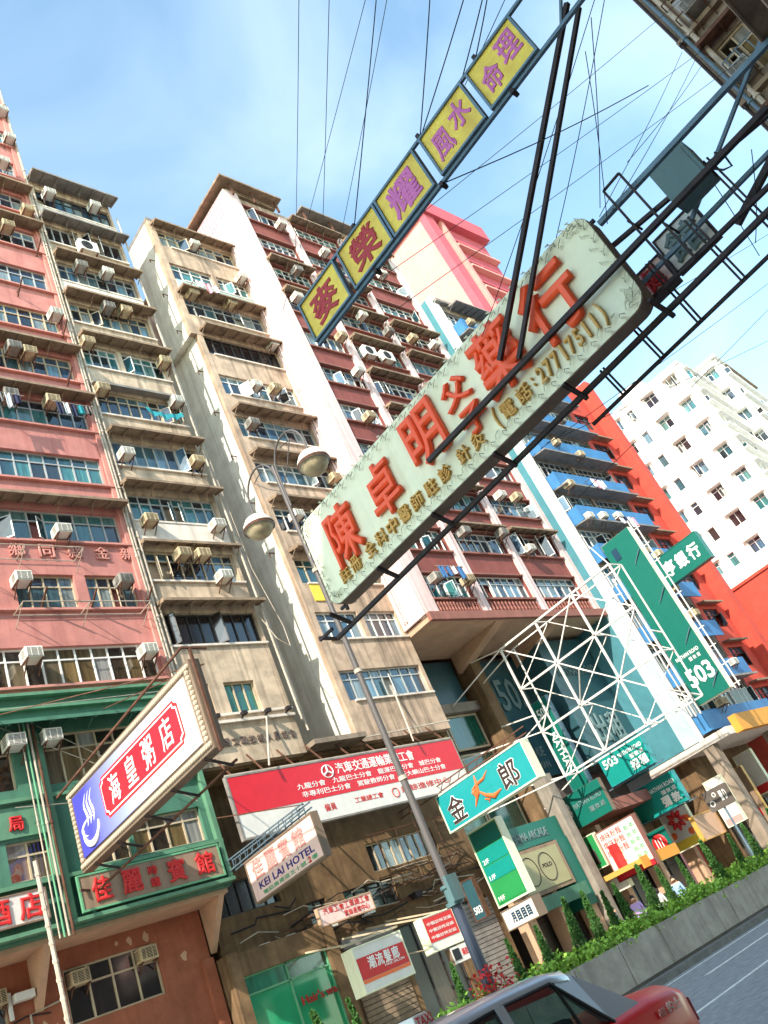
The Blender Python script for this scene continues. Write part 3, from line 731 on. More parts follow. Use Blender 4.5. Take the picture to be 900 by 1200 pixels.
mb = MB(); mb.box(58, 70, 17.2, 36, .12, 15.9); mb.build('wall', 'red_wall', b7)
MB().box(57.9, 70, 16.9, 36, 15.9, 16.1).build('roof', 'red_wall', b7)
MB().box(58.5, 59.2, 22.3, 23.0, 16.1, 16.8).build('chimney', 'red_wall', b7)
facade(b7, south(16.98), 58, 70, .12, 15.89, [(4.2+3*k, 5.8+3*k, [(59+2.6*j, 60.8+2.6*j, 2, dict(gm='glass', d=-.1)) for j in range(4)]) for k in range(4)], 'red_wall', th=.21, name='front_wall')
MB().box(56.2, 57.6, 21, 30, .12, 18).build('wing', 'red_wall', b7)

# ================================================================== white tower
ang = math.radians(6)
def rotF(ox, oy, u, n):
    c, s = math.cos(ang), math.sin(ang); rr = lambda v: (v[0]*c-v[1]*s, v[0]*s+v[1]*c, 0)
    return Face((ox, oy, 0), rr(u), rr(n))
b8 = thing('apartment_tower', 'white residential tower with many small windows at the right edge', 'building', (75, 20, 0))
WA = rotF(75, 18.9, (0, -1, 0), (-1, 0, 0)); SA = rotF(75, 18.9, (1, 0, 0), (0, -1, 0))
WB = rotF(86, 18.4, (0, -1, 0), (-1, 0, 0)); SB = rotF(86, 18.4, (1, 0, 0), (0, -1, 0))
MB().box(-9.2, -.3, -14, -.3, .1, 40.6, WA).build('core', 'white_wall', b8)
MB().box(.3, 14, -14, -.3, .1, 43.9, SB).build('core', 'white_wall', b8)
MB().box(.3, 12, -9, -.3, .1, 40.6, SA).build('core', 'white_wall', b8)
def tower_bands(cols, z0, n, zs=2.85):
    out = []
    for k in range(n):
        ws = []
        for (a, wd, nn) in cols:
            j = R.uniform(-.08, .08); ws.append((a+j, a+wd+j, nn, dict(gm=R.choice(['glass', 'glass_dark', 'glass_teal']), fm='frame_white', trans=R.choice([0, .3]), openp=.3, d=-.2)))
        out.append((z0+k*zs, z0+k*zs+1.25, ws))
    return out
facade(b8, WA, -9.2, -.001, 9, 40.6, tower_bands([(-8.6, 1.0, 2), (-6.7, .7, 1), (-4.6, 1.2, 2), (-2.0, 1.1, 2)], 10.2, 11), 'white_wall')
facade(b8, SA, 0, 11, 9, 40.6, tower_bands([(.9, 1.2, 2), (2.7, 1.2, 2), (4.5, 1.2, 2), (6.3, 1.2, 2), (8.1, 1.2, 2)], 10.2, 11), 'white_wall')
facade(b8, WB, -5.2, -.001, 9, 43.9, tower_bands([(-4.3, 1.3, 2), (-1.8, 1.2, 2)], 10.4, 12), 'white_wall')
facade(b8, SB, 0, 14, 9, 43.9, tower_bands([(.8, 1.5, 2), (3.4, 1.5, 2), (6, 1.5, 2), (8.6, 1.5, 2)], 10.4, 12), 'white_wall')
for k in range(11):
    zb = 10.2+k*2.85
    for a in (-8.6, -4.6, -2.0): piece('hood', 'white_wall', b8, WA, a-.15, a+1.35, .003, .4, zb+1.3, zb+1.38)
    piece('ledge', 'white_wall', b8, SA, .5, 10.5, .003, .45, zb-.14, zb-.02); piece('hood', 'white_wall', b8, SA, .5, 10.5, .003, .45, zb+1.36, zb+1.44)
for k in range(12):
    zb = 10.4+k*2.85
    for a in (-4.4, -1.9): piece('hood', 'white_wall', b8, WB, a, a+1.5, .003, .4, zb+1.3, zb+1.38)
    piece('ledge', 'white_wall', b8, SB, .4, 13, .003, .4, zb-.2, zb-.06)
MB().box(-5.4, .25, -3, .25, 43.9, 44.2, WB).build('roof', 'white_wall', b8)
MB().box(-.2, 14, -3, .25, 43.95, 44.15, SB).build('roof', 'canopy', b8)
MB().box(-9.3, .1, -3, .1, 40.6, 40.9, WA).build('roof', 'white_wall', b8)
MB().box(-6.5, -4, -3, -1, 40.9, 42.6, WA).build('stair_head', 'white_wall', b8)

# ================================================================== salmon tower behind
b9 = thing('apartment_tower', 'salmon and rose tower with a blank sunlit flank behind the dark red block', 'building', (60, 24, 0))
MB().box(55, 64, 24.3, 42, .1, 61).build('core', 'salmon_wall', b9)
F9 = south(24)
MB().box(54.9, 56.2, 23.6, 24.299, .1, 59.3).build('pier', 'rose_wall', b9)
MB().box(57.2, 57.7, 23.6, 24.0, .1, 59.3).build('pier', 'salmon_wall', b9)
facade(b9, F9, 56.2, 64, 20, 61, [(36+2.9*k, 37.3+2.9*k, [(58.2, 60.6, 3, dict(gm='glass', fm='frame_white', trans=0)), (60.8, 63.2, 3, dict(gm='glass', fm='frame_white', trans=0))]) for k in range(8)], 'rose_wall')
for k in range(8): piece('ledge', 'salmon_wall', b9, F9, 57.75, 63.9, .003, .55, 35.9+2.9*k-.25, 35.9+2.9*k)
MB().box(54.7, 64.4, 23.3, 42.2, 59.3, 61.3).build('parapet', 'rose_wall', b9)

# ================================================================== near-side block overhead
b10 = thing('apartment_building', 'grimy near block with pipes and ledges in the top right corner overhead', 'building', (27, -4, 0))
MB().box(20.61, 34, -12, -.16, 4.2, 34).build('core', 'dark_concrete', b10)
WN = west(20.3)
facade(b10, WN, -.15, 8, 4.2, 34, [(5.4+2.8*k, 6.9+2.8*k, [(.35, 1.15, 2, dict(gm='glass_brown', fm='frame_beige', d=-.1)), (1.7, 3.1, 3, dict(gm='glass_dark', fm='frame_white', d=-.1))]) for k in range(9)], 'cement')
for k in range(10):
    z = 4.4+2.8*k
    canopy(b10, WN, .1, 3.4, z+2.75, .5, 'rust', .06, True); piece('ledge', 'canopy', b10, WN, -.17, 6, .004, .2, z+.55, z+.68)
    mb = MB()
    for i in range(7): mb.tube(WN(.3+.3*i, .55, z+.9), WN(.3+.3*i, .55, z+1.6), .014, 5)
    for zz in (z+.9, z+1.6): mb.tube(WN(.2, .55, zz), WN(2.3, .55, zz), .018, 5); mb.tube(WN(.2, 0, zz), WN(.2, .55, zz), .018, 5)
    mb.build('flower_rack', R.choice(['rust', 'frame_white', 'steel_blue']), b10)
for i, (a, m) in enumerate(((-.1, 'dark_steel'), (.05, 'steel_blue'), (.22, 'pipe'), (1.35, 'frame_white'), (1.5, 'pipe'), (3.3, 'orange_wall'))):
    pipe_run(b10, [WN(a, .16+.05*(i % 2), 4.4), WN(a, .16+.05*(i % 2), 33.5)], .035+.015*(i % 3), m)
MB().box(3.5, 4.4, .0, .8, 9, 22, WN).build('sign_board', 'orange_awning', b10)
MB().box(4.5, 5.2, .0, .9, 8, 24, WN).build('sign_board', 'cloth_pink', b10)
facade(b10, Face((0, .15, 0), (-1, 0, 0), (0, 1, 0)), -34, -20.61, 4.2, 34, [(5.4+2.8*k, 6.9+2.8*k, [(-33, -28, 6, dict(gm='glass', openp=0)), (-27, -21, 7, dict(gm='glass', openp=0))]) for k in range(9)], 'cement', name='front_wall')

# the next block on the near side stands behind the camera and shades the road, signs and planter
b11 = thing('apartment_building', 'tall grey near side block standing behind the viewer across the road', 'building', (-10, -8, 0))
FN = Face((0, -1.3, 0), (-1, 0, 0), (0, 1, 0))
MB().box(-22, 12, -14, -1.61, .12, 29.3).build('core', 'cement', b11)
facade(b11, FN, -12, 22, 4.2, 29.3, [(5.4+2.8*k, 6.8+2.8*k, [(-11+7*j, -6+7*j, 5, dict(gm='glass', openp=0)) for j in range(4)]) for k in range(8)], 'cement')
for k in range(8): canopy(b11, FN, -11.5, 17.5, 7.2+2.8*k, .7, 'canopy', .1, False)

# ------------------------------------------------------------------ air conditioners
def ac_proto(kind):
    r = thing('air_conditioner', 'window air conditioner', 'air conditioner', (0, 0, 0), 0, 'air conditioners on the facades')
    m = 'ac_'+kind; mb = MB(); w_, h_, d_ = .265, .37, .55
    mb.box(-w_, w_, -d_, -.01, 0, h_); cs = mb.build('casing', m, r, local=True, bevel=.018)
    for s in (-1, 1):
        mb = MB()
        for i in range(5): mb.box(s*w_-.006, s*w_+.006, -d_+.1, -.2, .07+i*.055, .09+i*.055)
        mb.build('side_louvre', 'ac_dark', cs, local=True)
    mb = MB(); mb.box(-w_+.04, w_-.04, -d_-.004, -d_+.004, .04, h_-.04); mb.build('coil', 'ac_dark', r, local=True)
    mb = MB()
    for i in range(8): mb.box(-w_+.03, w_-.03, -d_-.022, -d_-.006, .045+i*.038, .058+i*.038)
    for x in (-w_+.03, -.1, .1, w_-.03): mb.box(x-.007, x+.007, -d_-.026, -d_-.005, .03, h_-.03)
    mb.build('grille', m, r, local=True)
    for x in (-.22, .22):
        mb = MB(); mb.bar((x, 0, -.02), (x, -d_, -.02), .035); mb.bar((x, 0, -.38), (x, -d_*.8, -.03), .03)
        mb.build('bracket', 'rust', r, local=True)
    return r
PROTO = {k: ac_proto(k) for k in ('white', 'beige', 'grey')}
def hood_proto():
    r = thing('air_conditioner', 'split air conditioner', 'air conditioner', (0, 0, 0), 0, 'air conditioners on the facades')
    MB().box(-.48, .48, -.42, -.06, 0, .72).build('casing', 'ac_white', r, local=True, bevel=.03)
    mb = MB(); mb.lathe([(.0, 0), (.1, 0), (.1, .02), (.26, .02), (.29, .0)], (0, 0, 0), 20)
    mb.v = [(v[0]-.1, -.425-v[2], .36+v[1]) for v in mb.v]; mb.build('fan', 'ac_dark', r, local=True)
    for x in (-.38, .38):
        mb = MB(); mb.bar((x, 0, -.02), (x, -.42, -.02), .04); mb.bar((x, 0, -.4), (x, -.36, -.03), .03)
        mb.build('bracket', 'rust', r, local=True)
    return r
PROTO['split'] = hood_proto()
used = set()
lists = {
 'the pink block': (23, [(14.81, 46.4), (14.75, 43.92), (14.05, 41.53), (14.6, 38.07), (13.39, 36.33), (14.51, 30.95), (12.27, 28.26), (12.85, 28.14), (11.68, 25.54), (13.27, 25.59), (12.38, 19.28), (10.66, 17.27), (14.17, 17.26), (10.47, 14.5), (14.31, 14.46), (9.48, 11.77), (10.51, 11.8)]),
 'the cream block': (23, [(16.02, 40.11), (18.39, 40.32), (17.24, 36.43, 'split'), (16.47, 34.87), (17.78, 34.91), (17.2, 32.3), (18.05, 32.34), (15.6, 29.54), (19.2, 29.34), (15.6, 26.79), (19.1, 26.85), (15.8, 23.31), (19.0, 23.37), (15.9, 20.04), (18.9, 20.03), (16.85, 18.51), (17.69, 18.51), (18.35, 17.54)]),
 'the beige block': (23, [(24.08, 39.82), (22.55, 35.22), (24.9, 35.28), (26.6, 38.06), (26.64, 32.66), (24.16, 29.03), (25.41, 29.15), (22.95, 26.29), (26.7, 23.46), (23.3, 20.9), (25.9, 20.8)]),
 'the dark red block': (21.5, [(30.3, 42.73), (29.65, 38.2), (28.5, 35.48), (30.6, 33.01), (30.5, 30.24), (29.48, 26.69), (33.5, 35.65), (35.3, 34.85), (37.44, 34.94), (39.5, 34.97), (32.4, 32.12, 'split'), (33.82, 32.12, 'split'), (28.5, 16.68), (30.67, 16.59), (32.3, 19.52), (35.4, 19.62), (37.1, 18.69), (38.76, 22.4), (37.25, 22.36), (33.2, 41.4), (38.2, 41.3), (33.6, 38.7), (39.6, 29.0), (37.2, 27.2), (34.0, 24.6)]),
 'the blue block': (20.6, [(42.4, 22.6), (42.3, 20.2), (43.9, 20.35), (45.73, 20.5), (43.86, 26.08), (45.95, 25.4), (42.3, 18.0), (46.25, 17.9), (47.77, 17.8), (47.4, 13.56), (48.2, 10.3), (46.9, 15.3), (44.13, 8.2), (42.6, 36.5), (44.5, 33.6), (47.2, 31.2), (43.2, 30.8), (46.4, 28.4)]),
}
for bl, (Yf, pts) in lists.items():
    pts = sorted(pts, key=lambda p: -p[1]); rows = []
    for p in pts:
        if rows and abs(rows[-1][0][1]-p[1]) < 1.2: rows[-1].append(p)
        else: rows.append([p])
    for ri, row in enumerate(rows):
        row.sort()
        for ci, p in enumerate(row):
            kind = p[2] if len(p) > 2 else R.choice(['white', 'beige', 'beige', 'grey', 'white'])
            pr = PROTO[kind]
            o = pr if kind not in used else copy_tree(pr); used.add(kind)
            dep = .55 if bl == 'the blue block' else .0
            o.location = (p[0], Yf-.0-dep, p[1]-.21)
            cn_ = {'white': 'white', 'beige': 'beige', 'grey': 'grimy grey', 'split': 'round fan'}[kind]
            pos = '' if len(row) == 1 else ', %s from left' % ordinal(ci)
            o['label'] = '%s air conditioner on %s, %s row down%s' % (cn_, bl, ordinal(ri), pos)
for x, z, lab in ((10.75, 5.5, 'beige air conditioner set in the lower orange wall, left end of its window'), (12.75, 5.55, 'beige air conditioner set in the lower orange wall, right end of its window'), (8.6, 5.6, 'beige air conditioner low on the orange wall at the left edge')):
    o = copy_tree(PROTO['beige']); o.location = (x, 24.9, z); o['label'] = lab
o = copy_tree(PROTO['white']); o.location = (27.05, 23.3, 41.2); o.rotation_euler = (0, 0, -math.pi/2)
o['label'] = 'white air conditioner on the blank pale flank of the dark red block'
for i, (z, y) in enumerate(((16.6, -.4), (19.2, -.7))):
    o = copy_tree(PROTO['grey']); o.location = (20.3, y, z); o.rotation_euler = (0, 0, -math.pi/2)
    o['label'] = 'grey air conditioner on the overhead near block, %s of two' % ('lower', 'upper')[i]

# ------------------------------------------------------------------ washing
def washing(label, F, a0, a1, z, d, cols):
    r = thing('washing_line', label, 'laundry', F((a0+a1)/2, d, z))
    MB().tube(F(a0, d, z), F(a1, d, z), .018, 6).build('pole', 'pipe', r)
    MB().bar(F(a0+.05, 0, z), F(a0+.05, d, z), .03).build('bracket', 'rust', r); MB().bar(F(a1-.05, 0, z), F(a1-.05, d, z), .03).build('bracket', 'rust', r)
    n = len(cols)
    for i, c in enumerate(cols):
        x = a0+.1+(a1-a0-.2)*i/n; w_ = (a1-a0-.2)/n*.85; h = R.uniform(.45, .8); vs = []; k = 5
        for j in range(k+1):
            o = .04*math.sin(j*1.9+i); vs += [F(x+w_*j/k, d+o, z), F(x+w_*j/k*R.uniform(.94, 1.04), d+o*1.7+.03, z-h*R.uniform(.9, 1.05))]
        mb = MB().add(vs, [(2*j, 2*j+1, 2*j+3, 2*j+2) for j in range(k)])
        g = mb.build('garment', c, r, fix=False)
        s = g.modifiers.new('cloth', 'SOLIDIFY'); s.thickness = .012
washing('dark washing hung on the left below a pink block window', F, 10.6, 12.0, 25.2, .7, ['cloth_navy', 'black', 'cloth_white', 'cloth_navy'])
washing('dark washing hung on the right below a pink block window', F, 13.1, 14.7, 25.2, .7, ['cloth_navy', 'cloth_white', 'cloth_navy', 'cloth_teal', 'black'])
washing('white washing on the upper beige block balcony', F, 22.6, 24.3, 35.9, .7, ['cloth_white', 'cloth_pink', 'cloth_white'])
washing('white and pink washing in front of the blue balconies', F8, 44.9, 46.6, 23.2, 1.0, ['cloth_white', 'cloth_pink', 'cloth_white', 'cloth_white'])
washing('pale washing on a lower blue balcony', F8, 45.4, 47.6, 20.4, 1.0, ['cloth_white', 'cloth_navy', 'cloth_white', 'cloth_pink'])
washing('blue and white washing in the lowest dark red bay', F4, 28.5, 30.4, 17.1, .6, ['cloth_blue', 'cloth_blue', 'cloth_white', 'cloth_blue'])
washing('violet washing beside the dark red piers', F4, 32.1, 33.6, 22.4, .6, ['cloth_pink', 'cloth_navy', 'cloth_pink'])

# ------------------------------------------------------------------ signs
def bars(parent, segs, w_, m, name='strut'):
    for s in segs: MB().bar(s[0], s[1], s[2] if len(s) > 2 else w_).build(name, m, parent)
def outline(a0, a1, z0, z1, r, k=5):
    pts = []
    for cx, cz, t0 in ((a1-r, z1-r, 0), (a0+r, z1-r, 90), (a0+r, z0+r, 180), (a1-r, z0+r, 270)):
        for i in range(k+1):
            t = math.radians(t0+90*i/k); pts.append((cx+r*math.cos(t), cz+r*math.sin(t)))
    return pts
def board(root, F, a0, a1, z0, z1, th, face, side, trim=None, tw=.05, r=0, name='panel'):
    """light box: body, printed face, edge trim"""
    if r:
        MB().prism(outline(a0, a1, z0, z1, r), F, -th, -.012).build('casing', side, root)
        MB().prism(outline(a0+.01, a1-.01, z0+.01, z1-.01, r), F, -.012, .008).build(name, face, root)
    else:
        MB().box(a0, a1, -th, -.012, z0, z1, F).build('casing', side, root)
        MB().box(a0+.01, a1-.01, -.012, .008, z0+.01, z1-.01, F).build(name, face, root)
    if trim:
        mb = MB()
        for x in (a0-.005, a1-tw+.005): mb.box(x, x+tw, -th-.004, .03, z0-.005, z1+.005, F)
        for z in (z0-.005, z1-tw+.005): mb.box(a0+tw-.005, a1-tw+.005, -th-.004, .03, z, z+tw, F)
        mb.build('trim', trim, root)


# big cream lightbox over the road
WS = west(9.95)
g = thing('hanging_sign', 'big weathered cream sign box with orange characters hanging over the road', 'sign', (10.2, 6, 7.8))
board(g, WS, -9.72, -2.3, 7.78, 9.62, .3, 'sign_cream', 'sign_side', None, r=.24)
for c, y, z, sx, sz in (('陳', 8.72, 8.74, .78, 1.1), ('卓', 7.52, 8.78, .72, 1.02), ('明', 6.3, 8.9, .82, 1.06), ('藥', 4.5, 8.9, .92, 1.16), ('行', 3.38, 8.86, .98, 1.16)):
    text('character', c, 'red_orange', g, WS, -y-sx/2, -y+sx/2, z-sz/2, z+sz/2, .01, .11, .03)
text('character', '父', 'red_orange', g, WS, -5.72, -5.12, 8.78, 9.3, .01, .09, .035)
text('character', '子', 'red_orange', g, WS, -5.62, -5.1, 8.2, 8.68, .01, .09, .035)
for c, y in (('註', 9.1), ('冊', 8.78), ('全', 8.34), ('科', 8.02), ('中', 7.7), ('醫', 7.36), ('師', 7.02), ('駐', 6.66), ('診', 6.3), ('針', 5.84), ('灸', 5.5), ('電', 4.8), ('話', 4.46)):
    text('character', c, 'gold', g, WS, -y-.13, -y+.13, 7.98, 8.26, .01, .06, .025)
text('bracket_mark', '(', 'gold', g, WS, -5.08, -5.0, 7.92, 8.34, .01, .06, .02)
text('colon', ':', 'gold', g, WS, -4.26, -4.22, 8.06, 8.22, .01, .06, .02)
for i, c in enumerate('27717511'): text('digit', c, 'gold', g, WS, -4.14+i*.15+(.04 if c == '1' else 0), -4.02+i*.15-(.03 if c == '1' else 0), 7.98, 8.27, .01, .06, .03)
text('bracket_mark', ')', 'gold', g, WS, -2.92, -2.84, 7.92, 8.34, .01, .06, .02)
mb = MB()                      # neon border in a feather pattern
per = outline(-9.62, -2.4, 7.88, 9.52, .2, 6); pts = []
for i in range(len(per)):
    p, q = V(per[i]), V(per[(i+1) % len(per)]); n = max(1, int((q-p).length/.13))
    for j in range(n): pts.append((p+(q-p)*j/n, (q-p).normalized()))
for i, (p, t) in enumerate(pts):
    nn = V((-t.y, t.x)); s = 1 if i % 2 else -1
    a = p; b = p + t*.11 + nn*(.10*s); c = p + t*.04 + nn*(.055*s)
    mb.path([WS(a.x, .05, a.y), WS(c.x, .075, c.y), WS(b.x, .05, b.y), WS(b.x-t.x*.06, .05, b.y-t.y*.06)], .009, 4)
mb.build('neon_tubing', 'neon', g)
mb = MB()
for i, (p, t) in enumerate(pts):
    if i % 2 == 0: mb.path([WS(p.x, .02, p.y), WS(p.x+.03, .06, p.y+.03), WS(p.x+.09*t.x, .03, p.y+.09*t.y)], .005, 4)
mb.build('neon_wiring', 'cable', g)
for y in (2.3, 3.9, 5.4, 6.9, 8.4, 9.85):
    bars(g, [((9.93, y, 7.77), (10.32, y-.03, 7.56))], .06, 'dark_steel', 'tie_bar')
bars(g, [((10.32, 10.3, 7.52), (10.32, .3, 7.72), .07), ((9.9, 10.3, 7.55), (10.32, 10.3, 7.52), .05), ((9.9, 9.9, 7.5), (9.9, 10.3, 7.5), .05),
         ((9.72, 6.35, 8.37), (9.9, -.1, 8.5), .075), ((9.72, 4.42, 8.7), (9.8, .65, 12.2), .07), ((9.72, 4.16, 8.47), (9.8, .58, 11.95), .06),
         ((10.3, 9.6, 9.3), (10.3, 2.3, 9.6), .05),
         ((10.3, 9.75, 7.8), (10.3, 9.75, 9.5), .05), ((10.3, 9.75, 7.9), (10.3, 9.9, 7.9), .05), ((10.3, 9.75, 8.5), (10.3, 9.9, 8.5), .05)], .05, 'dark_steel')
# rusty lower rail with hangers
g2 = thing('sign_gantry', 'dark steel ladder frame reaching over the road behind the cream sign', 'frame', (11, 1.2, 8.4))
XG = 10.6
for (a, b, w_, m_) in (((10.9, 4.24, 7.5), (10.9, -1.3, 7.62), .045, 'dark_steel'), ((XG, 2.6, 8.15), (XG, -1.3, 8.12), .06, 'dark_steel'), ((10.7, 2.37, 9.78), (10.7, -1.3, 9.74), .08, 'steel_blue'), ((11, 2.53, 8.71), (11, -1.3, 8.77), .06, 'steel_blue'), ((11, 1.52, 8.83), (11, -1.3, 10.5), .05, 'steel_blue'), ((XG, 2.51, 9.28), (XG, -1.3, 8.72), .06, 'dark_steel'), ((11, 1.07, 8.3), (11, -.1, 8.8), .09, 'dark_steel'),
                       ((10.5, 2.0, 9.98), (10.5, 1.69, 9.99), .032, 'dark_steel'), ((10.5, 1.69, 9.99), (10.5, 1.65, 8.07), .032, 'dark_steel'), ((10.5, 1.65, 8.07), (10.5, 1.95, 8.08), .032, 'dark_steel'), ((10.5, 1.95, 8.08), (10.5, 2.0, 9.98), .032, 'dark_steel'), ((10.5, 2.0, 9.3), (10.9, 2.0, 9.3), .03, 'dark_steel'), ((10.5, 1.66, 8.8), (10.9, 1.66, 8.8), .03, 'dark_steel')):
    MB().bar(a, b, w_).build('strut', m_, g2)
for y, z0, z1 in ((3.56, 7.97, 7.5), (2.83, 8.05, 7.51), (2.16, 8.7, 7.52), (1.42, 8.75, 7.55), (.77, 9.2, 7.58)):
    for k_ in (0, .06): MB().bar((XG+.1, y+k_, z0), (10.85, y+k_-.02, z1), .028).build('rung', 'dark_steel', g2)
g3 = thing('electrical_box', 'pale teal metal cabinet hung in the gantry', 'cabinet', (10.6, 1.1, 8.9))
MB().box(10.5, 10.85, .84, 1.42, 8.88, 9.56).build('casing', 'teal_box', g3, bevel=.015)
MB().box(10.488, 10.5, .9, 1.36, 8.95, 9.5).build('door', 'teal_box', g3)
MB().path([(10.6, .84, 9.0), (10.6, .72, 8.8), (10.6, .62, 8.75), (10.6, .6, 8.95), (10.6, .66, 9.1)], .015, 6).build('conduit', 'cable', g3)
# small sign behind the gantry
WG = west(11.2)
g = thing('hanging_sign', 'small grey and white sign with a dark character behind the gantry', 'sign', (11.3, 1.9, 8.5))
board(g, WG, -2.06, -1.34, 8.52, 9.2, .14, 'white_face', 'dark_steel', 'dark_steel', .03)
text('character', '館', 'slate_ink', g, WG, -1.98, -1.44, 8.58, 9.12, .01, .04, .03)
board(g, WG, -2.6, -2.1, 8.46, 9.0, .14, 'pink_face', 'dark_steel', 'dark_steel', .03)
text('character', '健', 'red_ink', g, WG, -2.52, -2.2, 8.55, 8.95, .01, .04, .03)

# yellow five-panel sign
WY = west(6); ky = .75
def kz(z): return 1.65+(z-1.65)*ky
g = thing('hanging_sign', 'string of five yellow panels with purple and red characters against the sky', 'sign', (6, 2.6, kz(10.1)))
cells = ((5.98, 5.04, '麥', 'crimson_ink'), (4.92, 4.0, '榮', 'crimson_ink'), (3.96, 3.07, '耀', 'magenta_ink'), (2.92, 2.03, '風水', 'magenta_ink'), (1.92, 1.08, '命理', 'magenta_ink'))
for y0, y1, s, m_ in cells:
    y0 *= ky; y1 *= ky
    board(g, WY, -y0, -y1, kz(10.17), kz(10.96), .04, 'yellow_panel', 'steel_blue', 'steel_blue', .026)
    if len(s) == 1: text('character', s, m_, g, WY, -y0+.12, -y1-.12, kz(10.28), kz(10.86), .009, .006, .03)
    else:
        mid = -(y0+y1)/2; text('character', s[0], m_, g, WY, -y0+.075, mid-.022, kz(10.3), kz(10.76), .009, .006, .025); text('character', s[1], m_, g, WY, mid+.022, -y1-.06, kz(10.42), kz(10.86), .009, .006, .025)
bars(g, [((6.02, 4.5, kz(10.13)), (6.02, .08, kz(10.13)), .038), ((6.02, 4.46, kz(11)), (6.02, .08, kz(11)), .034), ((6.02, .56, kz(10.12)), (6.02, .15, kz(10.95)), .023), ((6.02, .08, kz(10.1)), (6.02, .08, kz(11.3)), .045)], .04, 'steel_blue')
for y in (1.7, 2.9, 4.45): MB().box(5.98, 6.07, y*ky-.02, y*ky+.02, kz(10.98), kz(11.06)).build('shackle', 'dark_steel', g)
for y in (1.6, 3.0, 4.5): MB().box(5.98, 6.07, y*ky-.02, y*ky+.02, kz(10.06), kz(10.13)).build('shackle', 'dark_steel', g)

# porridge shop light box with ornate border
WH = west(10.45)
g = thing('hanging_sign', 'blue and white light box with a red plaque and bowl emblem at lower left', 'sign', (10.6, 18.8, 7.6))
board(g, WH, -22.35, -15.1, 7.72, 9.9, .28, 'sign_side', 'sign_side', None)
mb = MB().box(-22.0, -15.45, .008, .05, 8.0, 9.62, WH); pf = mb.build('face', 'white_face', g)
blue = bpy.data.materials.new('porridge_face'); blue.use_nodes = True; n = blue.node_tree.nodes; bsd = n['Principled BSDF']; bsd.inputs['Roughness'].default_value = .4
geo = n.new('ShaderNodeNewGeometry'); sx = n.new('ShaderNodeSeparateXYZ'); mr = n.new('ShaderNodeMapRange'); mr.inputs[1].default_value = 22; mr.inputs[2].default_value = 16.2
rp = n.new('ShaderNodeValToRGB'); rp.color_ramp.elements[0].color = (*lin((72, 72, 178)), 1); rp.color_ramp.elements[0].position = .12; rp.color_ramp.elements[1].color = (*lin((240, 232, 228)), 1); rp.color_ramp.elements[1].position = .95
e = rp.color_ramp.elements.new(.45); e.color = (*lin((150, 158, 220)), 1)
l = blue.node_tree.links.new; l(geo.outputs['Position'], sx.inputs[0]); l(sx.outputs['Y'], mr.inputs[0]); l(mr.outputs[0], rp.inputs[0]); l(rp.outputs[0], bsd.inputs['Base Color'])
pf.data.materials[0] = blue
def plaque(a0, a1, z0, z1, c): return [(a0+c, z0), (a1-c, z0), (a1-c, z0+c*.5), (a1, z0+c), (a1, z1-c), (a1-c, z1-c*.5), (a1-c, z1), (a0+c, z1), (a0+c, z1-c*.5), (a0, z1-c), (a0, z0+c), (a0+c, z0+c*.5)]
for off, d0, m_ in ((0, .05, 'red_ink'), (.06, .056, 'white_ink'), (.1, .062, 'red_face')):
    MB().prism(plaque(-20.35+off, -15.95-off, 8.32+off, 9.4-off, .14), WH, d0, d0+.005).build('plaque', m_, g)
chars(g, '海皇粥店', 'white_ink', WH, -20.05, -16.2, 8.5, 9.22, gap=.42, d=.068, ext=.012, bold=.01)
mb = MB()
mb.path([WH(-21.25+.46*math.cos(math.radians(t)), .055, 8.5+.36*math.sin(math.radians(t))) for t in range(-200, 20, 11)], [.012+.075*math.sin(math.pi*i/19.9) for i in range(20)], 6)
mb.path([WH(-21.25+.5*math.cos(math.radians(t)), .055, 8.58+.2*math.sin(math.radians(t))) for t in range(60, 250, 10)], [.008+.03*math.sin(math.pi*i/18.9) for i in range(19)], 6)
for k in range(3): mb.path([WH(-21.4+k*.19+.08*math.sin(j*1.0)+j*.02, .055, 8.62+j*.115) for j in range(8)], [.008, .03, .042, .042, .034, .026, .016, .006], 5)
mb.build('emblem', 'white_ink', g)
mb = MB()
for (a0, z0, a1, z1, nx) in ((-22.3, 9.76, -15.15, 9.76, 62), (-22.3, 7.86, -15.15, 7.86, 62), (-22.18, 7.95, -22.18, 9.7, 14), (-15.28, 7.95, -15.28, 9.7, 14)):
    for i in range(nx):
        a = a0+(a1-a0)*(i+.5)/nx; z = z0+(z1-z0)*(i+.5)/nx
        mb.lathe([(0, .055), (.055, .04), (.075, 0), (.05, -.015), (.03, .01), (0, .015)], (0, 0, 0), 8)
        k = 48; mb.v[-k:] = [tuple(WH(a+v[0], .02+v[2], z+v[1])) for v in mb.v[-k:]]
mb.build('bulb_border', 'ornate', g)
bars(g, [((10.3, 22.6, 9.95), (10.3, 15.0, 10.15), .05), ((10.5, 15.0, 7.6), (10.5, 15.0, 10.15), .06), ((10.95, 15.0, 10.1), (10.3, 15.0, 10.15), .05), ((11.0, 22.9, 7.35), (11.1, 15.4, 7.5), .05), ((10.4, 22.6, 7.4), (11.0, 22.9, 7.35), .05)], .05, 'rust')
for y in (15.6, 17.2, 18.6, 20.2, 21.6): bars(g, [((10.42, y, 7.7), (11.05, y-.1, 7.42))], .05, 'dark_steel', 'tie_bar')
bars(g, [((10.9, 15.2, 9.8), (12.4, 22.9, 12.6), .025), ((10.9, 15.2, 9.8), (8.6, 22.9, 12.6), .025)], .03, 'rust', 'guy_rod')

